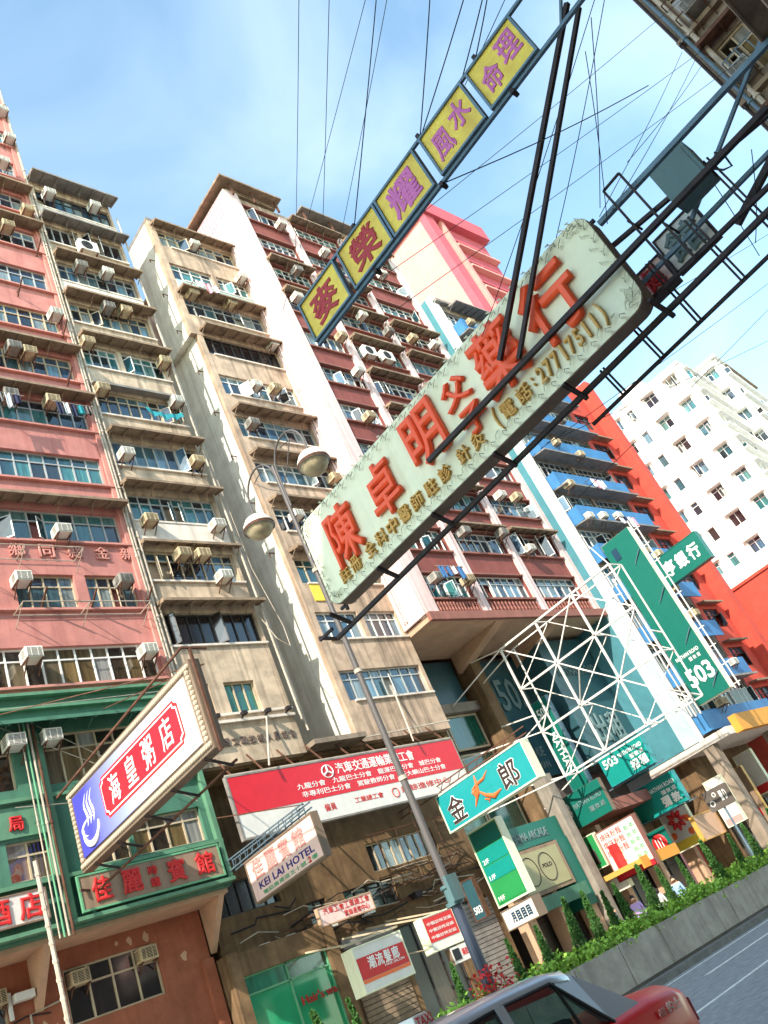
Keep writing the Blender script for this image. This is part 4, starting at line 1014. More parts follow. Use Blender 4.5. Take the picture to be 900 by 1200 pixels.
# wall signs on the green storeys
FW = south(22.74)
g = thing('wall_sign', 'brown wall panel with red guest house characters under the green windows', 'sign', (12.6, 22.7, 6.8))
board(g, FW, 10.42, 14.78, 6.86, 7.8, .06, 'brown_panel', 'brown_panel', 'frame_green', .05)
for c, a, s in (('佳', 10.75, .55), ('麗', 11.6, .6), ('賓', 12.98, .6), ('館', 13.9, .6)): text('character', c, 'red_ink', g, FW, a, a+s, 7.02, 7.66, .01, .05, .03)
for c, z in (('時', 7.36), ('鐘', 7.04)): text('character', c, 'red_ink', g, FW, 12.42, 12.7, z, z+.26, .01, .04, .02)
g = thing('wall_sign', 'pale wall panel reading hotel in red at the left edge', 'sign', (9, 22.7, 6.9))
board(g, FW, 7.0, 9.58, 6.95, 7.72, .06, 'white_face', 'sign_side', 'sign_side', .04)
for c, a in (('酒', 8.05), ('店', 8.85)): text('character', c, 'red_ink', g, FW, a, a+.6, 7.03, 7.66, .01, .05, .03)
g = thing('wall_sign', 'single red bureau character on the green wall', 'sign', (8.95, 22.9, 9.3))
MB().box(8.2, 10.0, .003, .07, 9.18, 10.0, F).build('panel', 'green_trim', g)
text('character', '局', 'red_ink', g, F, 9.02, 9.42, 9.34, 9.74, .075, .06, .035)

# hotel sign on lattice arms
WK = west(15)
g = thing('hanging_sign', 'faded pink hotel sign with blue english letters on lattice arms', 'sign', (15.1, 20.2, 5.6))
board(g, WK, -22.0, -18.4, 5.68, 6.88, .22, 'pink_face', 'sign_side', 'sign_side', .05)
chars(g, '佳麗賓館', 'pink_ink', WK, -21.8, -18.9, 6.24, 6.78, gap=.25, d=.01, ext=.02, bold=.02)
text('lettering', 'KEI LAI HOTEL', 'blue_ink', g, WK, -21.6, -18.75, 5.96, 6.16, .01, .008, .02)
text('lettering', '電話廣東道五十號二樓', 'green_ink', g, WK, -21.5, -18.7, 5.78, 5.9, .01, .006, .01)
text('digit', '2', 'red_ink', g, WK, -19.15, -19.0, 5.77, 5.93, .012, .008, .02)
for x in (15.0, 15.25):
    segs = [((x, 23, 6.95), (x, 18.6, 7.05), .035), ((x, 23, 7.25), (x, 18.6, 7.2), .035)]
    for i in range(12): segs.append(((x, 22.9-i*.36, 6.96), (x, 22.9-i*.36-(.0 if i % 2 else .18), 7.24), .02))
    bars(g, segs, .03, 'steel_blue')
bars(g, [((15.1, 22.9, 8.6), (15.1, 18.7, 7.2), .03)], .03, 'rust')

# long union banner
FU = south(22.2)
g = thing('banner_sign', 'long red and white banner with white characters across two facades', 'sign', (20.5, 22.2, 7.6))
board(g, FU, 15.35, 26.0, 7.55, 9.58, .12, 'white_face', 'canopy_grey', 'canopy_grey', .06)
MB().box(15.41, 25.94, .008, .018, 8.32, 9.52, FU).build('red_field', 'red_face', g)
text('text_line', '汽車交通運輸業總工會', 'white_ink', g, FU, 19.75, 23.6, 9.0, 9.4, .02, .006, .012)
text('text_line', '九龍分會　九龍巴士分會　龍運巴士分會　城巴分會', 'white_ink', g, FU, 17.9, 24.9, 8.72, 8.92, .02, .006, .006)
text('text_line', '非專利巴士分會　駕駛教師分會　新大嶼山巴士分會', 'white_ink', g, FU, 18.0, 25.0, 8.44, 8.64, .02, .006, .006)
text('text_line', '工業總工會', 'red_ink', g, FU, 20.05, 21.4, 7.9, 8.1, .012, .006, .006)
text('text_line', '業餘進修中心', 'red_ink', g, FU, 22.3, 24.9, 7.9, 8.14, .012, .006, .006)
text('text_line', '僱員', 'red_ink', g, FU, 18.7, 19.2, 7.85, 8.1, .012, .006, .006)
mb = MB(); mb.path([FU(19.35+.24*math.cos(t*math.pi/9), .025, 9.16+.22*math.sin(t*math.pi/9)) for t in range(19)], .022, 5)
for t in (90, 210, 330): mb.tube(FU(19.35, .025, 9.16), FU(19.35+.2*math.cos(math.radians(t)), .025, 9.16+.19*math.sin(math.radians(t))), .035, 6)
mb.build('emblem', 'white_ink', g)
mb = MB(); mb.path([FU(22.0+.16*math.sin(t*math.pi/5), .018, 8.0+.16*math.cos(t*math.pi/5)*(1.3 if math.cos(t*math.pi/5) < 0 else .8)) for t in range(11)], .015, 5); mb.build('emblem', 'red_ink', g)
for i in range(9):
    x = 15.7+i*1.25; bars(g, [((x, 22.25, 9.55), (x+.05, 23.0, 10.5), .045)], .04, 'rust', 'tie_bar')
bars(g, [((15.4, 22.25, 9.62), (26.0, 22.25, 9.62), .05), ((16.9, 21.9, 9.6), (18.4, 23, 12.0), .05), ((23.6, 21.9, 9.6), (24.9, 23, 12.2), .05), ((20.6, 23.0, 10.4), (26.6, 22.4, 10.4), .05)], .05, 'pipe')

# teal sign with a running figure-like character
WT = west(24)
g = thing('hanging_sign', 'bright teal sign with dark characters and an orange brush character', 'sign', (24.1, 20.1, 6.1))
board(g, WT, -22.4, -17.7, 6.15, 7.52, .4, 'teal_face', 'sign_side', 'sign_cream', .05)
for c, a in (('金', -22.05), ('郎', -19.2)):
    text('character', c, 'white_ink', g, WT, a-.03, a+.88, 6.3, 7.26, .009, .006, .05); text('character', c, 'dark_ink', g, WT, a, a+.85, 6.33, 7.23, .016, .008, .015)
mb = MB()
for pts_, rr in (([(-20.6, 7.0), (-20.3, 7.08), (-19.9, 7.12), (-19.6, 7.3)], [.02, .05, .05, .01]), ([(-20.25, 7.4), (-20.28, 7.1), (-20.4, 6.8), (-20.75, 6.45)], [.02, .06, .08, .02]), ([(-20.35, 6.85), (-20.1, 6.6), (-19.75, 6.42), (-19.35, 6.5)], [.02, .06, .09, .02]), ([(-20.5, 6.75), (-20.55, 6.9), (-20.45, 7.0)], [.06, .1, .05]), ([(-20.2, 6.5), (-20.0, 6.4), (-20.1, 6.34)], [.03, .04, .02])):
    mb.path([WT(a, .012, z) for a, z in pts_], rr, 8)
mb.v = [(24-(24-v[0])*.25 if False else min(v[0], 23.999), v[1], v[2]) for v in mb.v]
mb.build('brush_character', 'orange_ink', g)
for zz in (7.62, 7.85): bars(g, [((24.1, 24.8, zz), (24.1, 17.4, zz), .04)], .04, 'rust')
for i in range(14): bars(g, [((24.1, 24.6-i*.5, 7.62), (24.1, 24.35-i*.5, 7.85), .02)], .02, 'rust', 'lattice_bar')
# floor directory below it
WD = west(25)
g = thing('hanging_sign', 'tall green floor directory light box under the teal sign', 'sign', (25.1, 21.8, 3.3))
board(g, WD, -22.6, -21.0, 3.28, 6.0, .35, 'directory_green', 'sign_side', 'sign_cream', .06)
for i, (z0, z1, m_) in enumerate(((5.3, 5.9, 'bank_green'), (4.72, 5.26, 'directory_teal'), (4.16, 4.68, 'directory_teal'), (3.4, 4.12, 'directory_green'))):
    MB().box(-22.5, -21.1, .008, .022, z0, z1, WD).build('face_panel', m_, g)
for s, z in (('2/F', 4.76), ('1/F', 4.2), ('M/F', 3.46)): text('lettering', s, 'white_ink', g, WD, -22.42, -22.1, z, z+.16, .024, .006, .015)
g = thing('hanging_sign', 'small white sign with four dark characters below the green directory', 'sign', (25.1, 21.8, 2.4))
board(g, WD, -22.62, -21.0, 2.48, 3.16, .45, 'white_face', 'sign_side', 'sign_side', .04)
chars(g, '月目目目', 'navy_panel', WD, -22.25, -21.2, 2.64, 2.98, gap=.2, d=.01, ext=.01, bold=.05)
g = thing('hanging_sign', 'small dark teal sign beside the green directory reading 503', 'sign', (24.4, 22.9, 3.4))
board(g, west(24.4), -23.3, -22.7, 3.2, 4.6, .2, 'slate_panel', 'sign_side', 'rust', .04)
text('digits', '503', 'white_ink', g, west(24.4), -23.2, -22.8, 3.4, 3.65, .01, .01, .02)

# white space frame
g = thing('steel_frame', 'empty white steel skeleton of a large projecting sign', 'frame', (32.4, 18.8, 7.1))
ys = (22.3, 19.9, 17.6, 15.3); zs = (7.1, 9.2, 11.3, 13.4)
nodes = {}
for i, y in enumerate(ys):
    for j, z in enumerate(zs): nodes[i, j] = (V((32, y, z)), V((33.0, y, z)))
segs = []
for i in range(4):
    for j in range(4):
        a, b = nodes[i, j]
        if (i+j) % 2 == 0: segs.append((a, b, .05))
        if i < 3: segs.append((a, nodes[i+1, j][0], .085)); segs.append((b, nodes[i+1, j][1], .06)) if j in (0, 3) else None
        if j < 3: segs.append((a, nodes[i, j+1][0], .085)); segs.append((b, nodes[i, j+1][1], .06)) if i in (0, 3) else None
        if i < 3 and j < 3:
            segs.append((a, nodes[i+1, j+1][0], .05) if (i+j) % 2 else (nodes[i+1, j][0], nodes[i, j+1][0], .05))
            segs.append((a, nodes[i+1, j+1][1], .035)) if (i+j) % 2 == 0 else segs.append((nodes[i+1, j][1], nodes[i, j+1][1], .035))
for y, z in ((22.3, 7.1), (22.3, 10), (22.3, 13.4)): segs.append(((32, y, z), (32.3, 24.9, z+.6), .06)); segs.append(((33, y, z), (32.3, 24.9, z-.8), .05))
segs += [((32, 22.3, 13.4), (30.2, 24.9, 12.0), .05), ((32, 22.3, 9.2), (28.5, 24.9, 9.4), .05), ((32, 22.3, 7.1), (28.0, 24.9, 6.9), .05), ((32, 19.9, 9.2), (31.2, 18.6, 10.3), .04), ((32, 17.6, 11.3), (31.2, 18.6, 10.3), .04), ((32, 19.9, 11.3), (31.2, 18.6, 10.3), .04), ((32, 17.6, 9.2), (31.2, 18.6, 10.3), .04), ((32, 15.3, 13.4), (38, 18.6, 17.0), .05), ((33, 15.3, 7.1), (38, 19, 9.0), .05), ((33, 15.3, 10), (38.8, 18.6, 12), .05)]
bars(g, [s for s in segs if s], .06, 'white_steel')

# tall green bank sign
WV = west(41); kq = .932
def q(z): return 1.65+(z-1.65)*kq
g = thing('hanging_sign', 'tall dark green sign reading 503 beside the blue balconies', 'sign', (41.2, 18.5, q(8.5)))
board(g, WV, -20.9*kq, -18.85*kq, q(8.55), q(18.9), .5, 'bank_green', 'sign_cream', None)
text('digits', '503', 'white_ink', g, WV, -20.65*kq, -19.05*kq, q(9.4), q(10.4), .01, .02, .03)
text('lettering', 'NATHAN ROAD', 'white_ink', g, WV, -20.65*kq, -19.15*kq, q(11.0), q(11.22), .01, .02, .015)
chars(g, '彌敦道', 'white_ink', WV, -20.0*kq, -19.2*kq, q(10.68), q(10.9), gap=.25, d=.01, ext=.02, bold=.01)
MB().box(-20.5*kq, -20.1*kq, .01, .04, q(17.6), q(18.3), WV).build('patch', 'navy_panel', g)
for y in (17.4, 17.15): bars(g, [((41.1, y, q(8.4)), (41.1, y, q(19.2)), .055)], .06, 'white_steel')
for y in (19.65, 19.95): bars(g, [((41.1, y, q(8.2)), (41.1, y, q(17)), .055)], .06, 'white_steel')
for i in range(10): bars(g, [((41.1, 17.6, q(8.6+i*1.1)), (41.1, 17.0, q(8.6+i*1.1)), .045)], .05, 'white_steel', 'rung')
for i in range(4): bars(g, [((40.9, 17.6, q(9.6+i*2.6)), (40.97, 18.3, q(9.0+i*2.6)), .04)], .04, 'steel_blue', 'hook_bar')
bars(g, [((41.1, 19.9, q(16)), (41.3, 20.9, q(16.3)), .06), ((41.1, 19.9, q(9)), (41.3, 20.9, q(9.2)), .06)], .06, 'white_steel')
WB_ = west(46.5)
g = thing('hanging_sign', 'green bank sign with white characters behind the tall green sign', 'sign', (46.7, 17.7, 15.2))
board(g, WB_, -19.8, -16.65, 15.35, 17.15, .5, 'bank_green', 'sign_side', 'bank_green', .04)
chars(g, '亨銀行', 'white_ink', WB_, -19.5, -16.9, 15.75, 16.7, gap=.15, d=.01, ext=.02, bold=.04)
bars(g, [((46.7, 19.8, 15.6), (46.7, 20.3, 15.6), .08), ((46.7, 19.8, 16.8), (46.7, 20.3, 16.8), .08)], .08, 'steel_blue')
# letting signs
for (X, y0, y1, z0, z1, lab, lt) in ((36, 23.0, 20.4, 6.25, 7.65, 'upper teal letting sign reading 503 Nathan Road below the white frame', '招租'), (38, 23.8, 21.0, 4.4, 5.85, 'lower teal letting sign reading 503 Nathan Road above the shop awnings', '彌敦')):
    WL = west(X); g = thing('hanging_sign', lab, 'sign', (X+.1, (y0+y1)/2, z0))
    board(g, WL, -y0, -y1, z0, z1, .3, 'directory_teal', 'sign_side', 'teal_face', .04)
    h = z1-z0; w_ = y0-y1
    text('digits', '503', 'white_ink', g, WL, -y0+.12, -y0+w_*.38, z0+h*.55, z0+h*.85, .01, .01, .03)
    text('lettering', 'NATHAN ROAD', 'white_ink', g, WL, -y0+w_*.42, -y1-.12, z0+h*.66, z0+h*.8, .01, .01, .015)
    chars(g, '彌敦道', 'white_ink', WL, -y0+w_*.62, -y1-.15, z0+h*.46, z0+h*.6, d=.01, ext=.008, bold=.01)
    chars(g, lt, 'white_ink', WL, -y0+w_*.55, -y1-.12, z0+h*.1, z0+h*.42, d=.01, ext=.01, bold=.04)
    bars(g, [((X+.1, y0+.3, z0-.06), (X+.1, y1-.4, z0-.06), .05), ((X+.1, y0, z1), (X+.1, 24.8, z1+.4), .05), ((X+.4, y0+.2, z0+.3), (X+.4, y1, z0+.3), .04)], .05, 'steel_blue')
g = thing('fascia_sign', 'dark teal projecting board reading 503 behind the foot of the white frame', 'sign', (33.3, 23.4, 5.1))
FL = west(33.2)
board(g, FL, -25.1, -21.7, 5.1, 6.55, .25, 'bank_green', 'sign_side', None)
text('digits', '503', 'white_ink', g, FL, -24.9, -23.7, 5.6, 6.3, .01, .02, .03); text('lettering', 'NATHAN ROAD', 'slate_ink', g, FL, -23.5, -21.85, 5.85, 6.1, .01, .02, .015)
chars(g, '彌敦道', 'slate_ink', FL, -22.8, -21.85, 5.45, 5.68, d=.01, ext=.02, bold=.01)
g = thing('hanging_sign', 'narrow dark green vertical sign hanging inside the white frame', 'sign', (35.2, 23.4, 6.6))
board(g, west(35), -24.4, -23.3, 6.7, 11.3, .3, 'bank_green', 'sign_side', 'steel_blue', .04)
text('lettering', 'NATHAN', 'white_ink', g, west(35), -24.9, -22.9, 8.4, 8.75, .01, .02, .02, rot=-math.pi/2)
text('digits', '503', 'white_ink', g, west(35), -24.2, -23.5, 10.4, 10.9, .01, .02, .02)

# ------------------------------------------------------------------ street-level signs
def streetsign(lab, F, a0, a1, z0, z1, th, face, side, name='hanging_sign', trim=None):
    g = thing(name, lab, 'sign', F((a0+a1)/2, -th/2, z0)); board(g, F, a0, a1, z0, z1, th, face, side, trim, .04); return g
A = south(21.6)
g = streetsign('white and red light box with the shadow of a pole across it', A, 17.3, 19.3, 2.45, 3.7, .5, 'white_face', 'gold', trim='sign_cream')
MB().box(17.35, 19.25, .01, .02, 2.8, 3.38, A).build('band', 'red_ink', g); MB().box(17.35, 19.25, .011, .021, 2.7, 2.79, A).build('band', 'orange_ink', g); chars(g, '潮流髮廊', 'white_ink', A, 17.7, 19.0, 3.0, 3.35, d=.022, ext=.006, bold=.02)
text('lettering', 'HAIR SALON', 'white_ink', g, A, 18.3, 19.1, 2.93, 3.0, .022, .006, .01)
for i in range(9): MB().bar(A(19.32, -.02-.0, 2.5+i*.14), A(19.32, -.4, 2.56+i*.14), .03).build('stripe', 'yellow_face', g)
bars(g, [(A(17.2, -.25, 3.85), A(19.5, -.25, 3.85), .06), (A(17.5, -.25, 3.85), A(17.5, -3, 4.4), .05), (A(19.1, -.25, 3.85), A(19.1, -3, 4.4), .05)], .05, 'frame_beige')
g = streetsign('red sign with white text lines beside the lamp post', A, 20.3, 21.75, 2.75, 3.8, .35, 'white_face', 'sign_side', trim='sign_cream')
MB().box(20.36, 21.7, .01, .02, 3.02, 3.74, A).build('band', 'red_ink', g)
for i in range(3): text('text_line', '中醫診所足底', 'white_ink', g, A, 20.45, 21.6, 3.1+i*.2, 3.2+i*.2, .022, .005, .0)
bars(g, [(A(20.6, -.2, 3.8), A(20.6, -3, 4.4), .05), (A(21.5, -.2, 3.8), A(21.5, -3, 4.4), .05)], .05, 'frame_beige')
g = streetsign('small white camera shop sign below the red sign', A, 21.0, 22.1, 2.2, 2.7, .25, 'white_face', 'sign_side')
MB().box(21.05, 21.35, .01, .03, 2.3, 2.62, A).build('camera_icon', 'black', g); text('lettering', '攝影器材', 'red_ink', g, A, 21.45, 22.05, 2.36, 2.56, .01, .008, .01)
bars(g, [(A(21.3, -.15, 2.7), A(21.3, -.3, 3.0), .04), (A(21.9, -.15, 2.7), A(21.9, -3, 3.2), .04)], .04, 'frame_beige')
A = south(23.3)
g = streetsign('pale pink sign with small red characters on the brown wall', A, 17.9, 20.2, 4.72, 5.28, .12, 'pink_face', 'sign_side', 'wall_sign', 'peach')
chars(g, '汽車工會工業總工會', 'red_ink', A, 18.1, 20.1, 5.03, 5.22, d=.01, ext=.01); chars(g, '業餘進修中心', 'red_ink', A, 18.9, 20.0, 4.8, 4.98, d=.01, ext=.01)
bars(g, [(A(18.2, -.1, 5.2), A(18.2, -1.3, 5.3), .05), (A(19.9, -.1, 5.2), A(19.9, -1.3, 5.3), .05)], .05, 'rust')
S = west(33)
g = streetsign('white poster board with red and green characters beside the shop awning', S, -23.0, -20.9, 2.5, 4.6, .25, 'white_face', 'sign_side', trim='dark_red_trim')
for r_ in range(3): chars(g, '燒味粉麵', 'crimson_ink', S, -22.9, -21.7, 3.5+r_*.34, 3.78+r_*.34, d=.01, ext=.006)
for r_ in range(6): chars(g, '飯茶', 'green_ink', S, -21.6, -21.0, 2.65+r_*.3, 2.85+r_*.3, d=.01, ext=.006)
MB().box(-23.0, -20.9, .01, .03, 2.5, 2.75, S).build('band', 'red_face', g)
g = streetsign('green poster with a dark bottle left of the white poster board', S, -24.1, -23.1, 3.3, 4.7, .2, 'directory_green', 'sign_side', trim='sign_cream')
mb = MB(); mb.lathe([(.0, 0), (.12, .0), (.12, .5), (.05, .65), (.05, .85), (0, .86)], (0, 0, 0), 8); mb.v = [tuple(S(-23.5+v[0], .02+v[1]*.2+.02, 3.5+v[2])) for v in mb.v]; mb.build('bottle_print', 'dark_ink', g)
g = streetsign('cream light box under the green bottle poster', S, -24.1, -22.6, 2.2, 2.95, .3, 'white_face', 'sign_side', trim='sign_cream')
S = west(40)
g = streetsign('yellow and white sign with a red flower emblem', S, -24.0, -22.4, 2.65, 4.85, .2, 'white_face', 'sign_side', trim='sign_cream')
MB().box(-23.95, -22.45, .01, .02, 2.7, 3.1, S).build('band', 'yellow_face', g)
mb = MB()
for i in range(8):
    t = i*math.pi/4; mb.path([S(-23.2+.12*math.cos(t), .02, 4.0+.12*math.sin(t)), S(-23.2+.3*math.cos(t), .02, 4.0+.3*math.sin(t)), S(-23.2+.5*math.cos(t), .02, 4.0+.5*math.sin(t))], [.04, .13, .05], 6)
mb.build('flower_emblem', 'red_ink', g)
for a, z in ((-23.7, 4.6), (-22.7, 4.65), (-23.75, 3.4), (-22.75, 3.3), (-22.65, 3.9)):
    mb = MB(); mb.lathe([(0, .03), (.12, .02), (.18, 0)], (0, 0, 0), 7); mb.v = [tuple(S(a+v[0], .01+v[2], z+v[1])) for v in mb.v]; mb.build('blossom', 'orange_ink', g)
g = thing('shop_awning', 'red and gold shop awning beyond the hedge', 'awning', (34, 21.2, 2.6))
Q = south(21.2)
MB().box(32.4, 35.4, -2.5, .0, 2.75, 2.95, Q).build('slab', 'gold', g); MB().box(32.4, 35.4, .0, .06, 2.55, 3.0, Q).build('valance', 'orange_awning', g)
MB().box(32.5, 35.3, -1.2, -1.0, 2.95, 3.9, Q).build('board', 'red_ink', g); chars(g, '金龍酒家', 'gold', south(22.19), 32.9, 35.0, 3.1, 3.75, d=.01, ext=.03, bold=.03)
g = streetsign('round red emblem on a dark green plate between shops', west(37), -23.4, -22.2, 2.6, 3.9, .2, 'bank_green', 'sign_side')
mb = MB(); mb.lathe([(0, .03), (.34, .03), (.4, 0)], (0, 0, 0), 16); mb.v = [tuple(west(37)(-22.8+v[0], .01+v[2], 3.3+v[1])) for v in mb.v]; mb.build('emblem', 'red_ink', g)
for i in range(3): MB().tube(west(37)(-22.95+i*.15, .045, 3.1), west(37)(-22.95+i*.15, .045, 3.5), .025, 5).build('emblem_stroke', 'white_ink', g)
S = west(41.0)
g = streetsign('tall white vertical sign with a pink foot behind the grey road sign', S, -21.5, -20.5, 2.7, 4.95, .25, 'white_face', 'sign_side', trim='sign_cream')
MB().box(-21.45, -20.55, .01, .02, 2.74, 3.05, S).build('band', 'pink_ink', g)
S = west(46)
g = streetsign('white hanging sign with a red foot at the far right edge', S, -21.8, -20.7, 3.5, 5.75, .25, 'white_face', 'sign_side', trim='sign_cream')
MB().box(-21.7, -20.8, .01, .02, 3.55, 3.95, S).build('band', 'red_ink', g)
S = west(44.2)
g = streetsign('olive hanging board with a small red mark near the far right edge', S, -21.9, -20.8, 2.1, 5.1, .2, 'brown_panel', 'sign_side', trim='gold')
MB().box(-21.6, -21.1, .01, .02, 2.6, 3.0, S).build('mark', 'red_ink', g)
g = streetsign('tan poster board low behind the cypress bushes', south(21.6), 38.6, 40.8, 2.6, 3.75, .2, 'peach', 'sign_side', trim='gold')
# grey road sign on its own pole
g = thing('road_sign', 'grey road sign on a slim pole standing beyond the hedge', 'sign', (36, 18.6, .12))
MB().tube((36.1, 18.6, .12), (36.1, 18.6, 4.0), .05, 10).build('pole', 'steel_blue', g)
SR = west(36); MB().prism(outline(-19.2, -17.95, 3.35, 4.2, .1), SR, -.05, 0).build('plate', 'dark_concrete', g)
for a, r_ in ((-18.95, .11), (-18.7, .08)):
    mb = MB(); mb.path([SR(a+r_*math.cos(t*math.pi/6), .005, 3.75+(.2 if r_ < .1 else -.1)+r_*math.sin(t*math.pi/6)) for t in range(13)], .02, 5); mb.build('ring', 'white_ink', g)
chars(g, 'ID', 'white_ink', SR, -18.5, -18.1, 3.6, 4.0, gap=.4, d=.005, ext=.01)

# ------------------------------------------------------------------ street lamp
g = thing('street_lamp', 'tall grey twin-arm street lamp rising from the median', 'lamp', (13.35, 13.1, .9))
LX, LY = 13.35, 13.1
MB().tube((LX, LY, .5), (LX, LY, 3.0), .125, 14, .115).build('base', 'lamp_base_shaded', g, smooth=False)
mb = MB(); mb.tube((LX, LY, 2.95), (LX, LY, 3.03), .19, 14); mb.tube((LX, LY, 3.03), (LX, LY, 3.3), .13, 14); mb.tube((LX, LY, 3.3), (LX, LY, 3.36), .17, 14); mb.box(LX-.22, LX+.1, LY-.24, LY-.16, 3.0, 3.5); mb.build('collar', 'teal_box', g)
po = MB().tube((LX, LY, 3.3), (LX-.02, LY, 14.35), .085, 14, .05).build('post', 'steel_grey', g)
for z in (5.6, 8.2, 11.0): MB().tube((LX, LY, z), (LX, LY, z+.09), .1, 14).build('band', 'pipe', po)
for s in (-1, 1):
    z0 = 13.0 if s < 0 else 13.2
    pts = [(LX, LY+s*.06, z0)] + [(LX, LY+s*(.06+.28*0+.95*(1-math.cos(math.radians(t)))/1.0*.68), 14.1+.72*math.sin(math.radians(t))) for t in range(0, 181, 15)] + [(LX, LY+s*1.35, 13.75)]
    MB().path(pts, .027, 8).build('arm', 'steel_grey', g)
    MB().path([(LX, LY+s*.1, 13.6), (LX, LY+s*.5, 14.0), (LX, LY+s*.9, 14.5), (LX, LY+s*.5, 14.6)], .016, 6).build('scroll', 'steel_grey', g)
    c = (LX, LY+s*1.35, 13.35)
    hd = MB().lathe([(0, .42), (.1, .41), (.14, .36), (.3, .28), (.4, .12), (.42, .02), (.42, -.03), (.36, -.03)], c, 20).build('lamp_head', 'ac_white', g, smooth=True)
    MB().lathe([(.37, -.02), (.36, -.1), (.26, -.24), (.1, -.31), (0, -.32)], c, 20).build('bowl', 'ac_beige', hd, smooth=True)
    MB().lathe([(.43, .03), (.44, .0), (.43, -.05)], c, 20).build('rim', 'rust', hd)

# ------------------------------------------------------------------ cables
wires = [((14, 5.26, 26.28), (20, 12.89, 28.63)), ((14, 4.55, 24.9), (20, 12.24, 26.64)), ((8, 2.12, 13.76), (8, 4.46, 11.0)), ((9, 2.47, 15.44), (14, 10.39, 18.87)), ((9, 2.22, 14.95), (12, 7.0, 15.98)), ((8, 1.56, 12.7), (8, 2.87, 11.0)), ((8, 1.21, 12.04), (8, 2.83, 11.0)), ((8.2, 1.08, 11.99), (8.05, 2.06, 11.0)), ((8, 1.02, 11.68), (8, 1.7, 11.0)), ((9, .93, 12.52), (9, 2.25, 12.02)), ((8, 3.0, 10.1), (13, .83, 12.78)), ((12, 3.72, 13.83), (18, .32, 18.3)), ((12, 4.19, 13.14), (18, .41, 16.74)), ((12, 4.33, 12.38), (18, .35, 15.8)), ((9.8, .29, 11.86), (9.8, 4.5, 9.3)), ((10.2, .22, 12.14), (10.2, 3.12, 9.6)), ((10, .91, 11.52), (10.6, 2.26, 9.6)), ((10.6, 2.28, 9.8), (20.3, .2, 18.9)), ((10.6, 2.09, 9.7), (20.3, .1, 18.4)), ((12, 1.73, 11.2), (20.3, .1, 18.1)), ((14, 4.6, 8.36), (22, 2.9, 12.51)), ((13, 4.05, 9.93), (20, 2.0, 13.1)), ((14, 4.58, 9.3), (22, 2.51, 13.06)), ((14, 4.52, 8.92), (24, 3.59, 12.72)), ((10.6, 2.2, 9.9), (9, .51, 10.83)), ((10.6, .86, 9.16), (12, 1.23, 8.27)), ((10.4, .33, 8.58), (11, 1.06, 7.9))]
made = []
for i, (a, b) in enumerate(wires):
    a, b = V(a), V(b)
    if i in (2, 5, 6, 7, 8, 10): a = V((a.x*ky, a.y*ky, kz(a.z))); b = V((b.x*ky, b.y*ky, kz(b.z)))
    mid = (a+b)/2 - V((0, 0, 1.65)); px = mid.dot(r2)/mid.dot(fwd)
    if i in (0, 1, 3, 4): b = b + (b-a)*.3; a = a - (b-a)*.25
    elif i in (2, 5, 6, 7, 8, 9): a = a + (a-b)*1.2
    elif i in (11, 12, 13, 20, 21, 22, 23): a = a - (b-a)*.35; b = b + (b-a)*.4
    pts = [a+(b-a)*(t/8)-V((0, 0, .06*math.sin(math.pi*t/8))) for t in range(9)]
    where = 'above the yellow panels' if i < 10 else 'between gantry and near block' if i < 20 else 'in the open sky at right'
    made.append((where, px, MB().path(pts, .0065 if i not in (0, 1) else .012, 5).build('overhead_cable', 'cable')))
for where in sorted({q[0] for q in made}):
    for k, q in enumerate(sorted([q for q in made if q[0] == where], key=lambda q: q[1])):
        tag(q[2], 'thin dark guy cable %s, %s counted from the left' % (where, ordinal(k)), 'cable', 'overhead guy cables ' + where)

# ------------------------------------------------------------------ median planter, hedge and cypresses
g = thing('median_planter', 'long grey concrete planter wall along the median', 'planter', (20, 13.2, 0))
MB().box(-30, 120, 12.45, 12.78, 0, .14).build('kerb', 'kerb', g); MB().box(-30, 120, 12.9, 14.2, .0, .95).build('core', 'planter', g); MB().box(-30, 120, 12.95, 14.15, .95, .99).build('soil', 'soil', g)
pw = 1.72
for i in range(-3, 34):
    x = i*pw; t = R.uniform(-.008, .008)
    piece('wall_panel', 'planter', g, WORLD, x, x+pw-.025, 12.8+t, 12.899, .2, 1.03+R.uniform(-.01, .01))
MB().box(-30, 120, 12.79, 12.9, .0, .19).build('plinth', 'dark_concrete', g)
def leaves(mb, c, n, s, rx, ry, rz, shape=None):
    for _ in range(n):
        p = shape() if shape else V((R.gauss(0, rx), R.gauss(0, ry), R.gauss(0, rz)))
        p = V(c)+p; ax = V((R.uniform(-1, 1), R.uniform(-1, 1), R.uniform(.1, 1))).normalized(); t = ax.cross(V((R.uniform(-1, 1), R.uniform(-1, 1), R.uniform(-1, 1)))).normalized(); b = ax.cross(t); k = s*R.uniform(.6, 1.4)
        mb.add([p, p+t*k*.5+b*k*.32, p+t*k, p+t*k*.5-b*k*.32], [(0, 1, 2, 3)])
hm = MB()
for i in range(5200):
    x = R.uniform(7, 34); y = R.triangular(12.72, 14.2, 13.1); h = .98+.34*R.random()*(1-((y-13.4)/.8)**2*.6)+.06*math.sin(x*2.1)+.05*math.sin(x*5.3)
    leaves(hm, (x, y, h), 3, .1, .05, .05, .05)
for i in range(2500):
    x = R.uniform(34, 95); leaves(hm, (x, R.uniform(12.75, 14.2), .98+.36*R.random()), 2, .2, .08, .08, .06)
h = hm.build('hedge', 'leaf', None, fix=False); tag(h, 'low bright green hedge growing along the median planter', 'hedge')
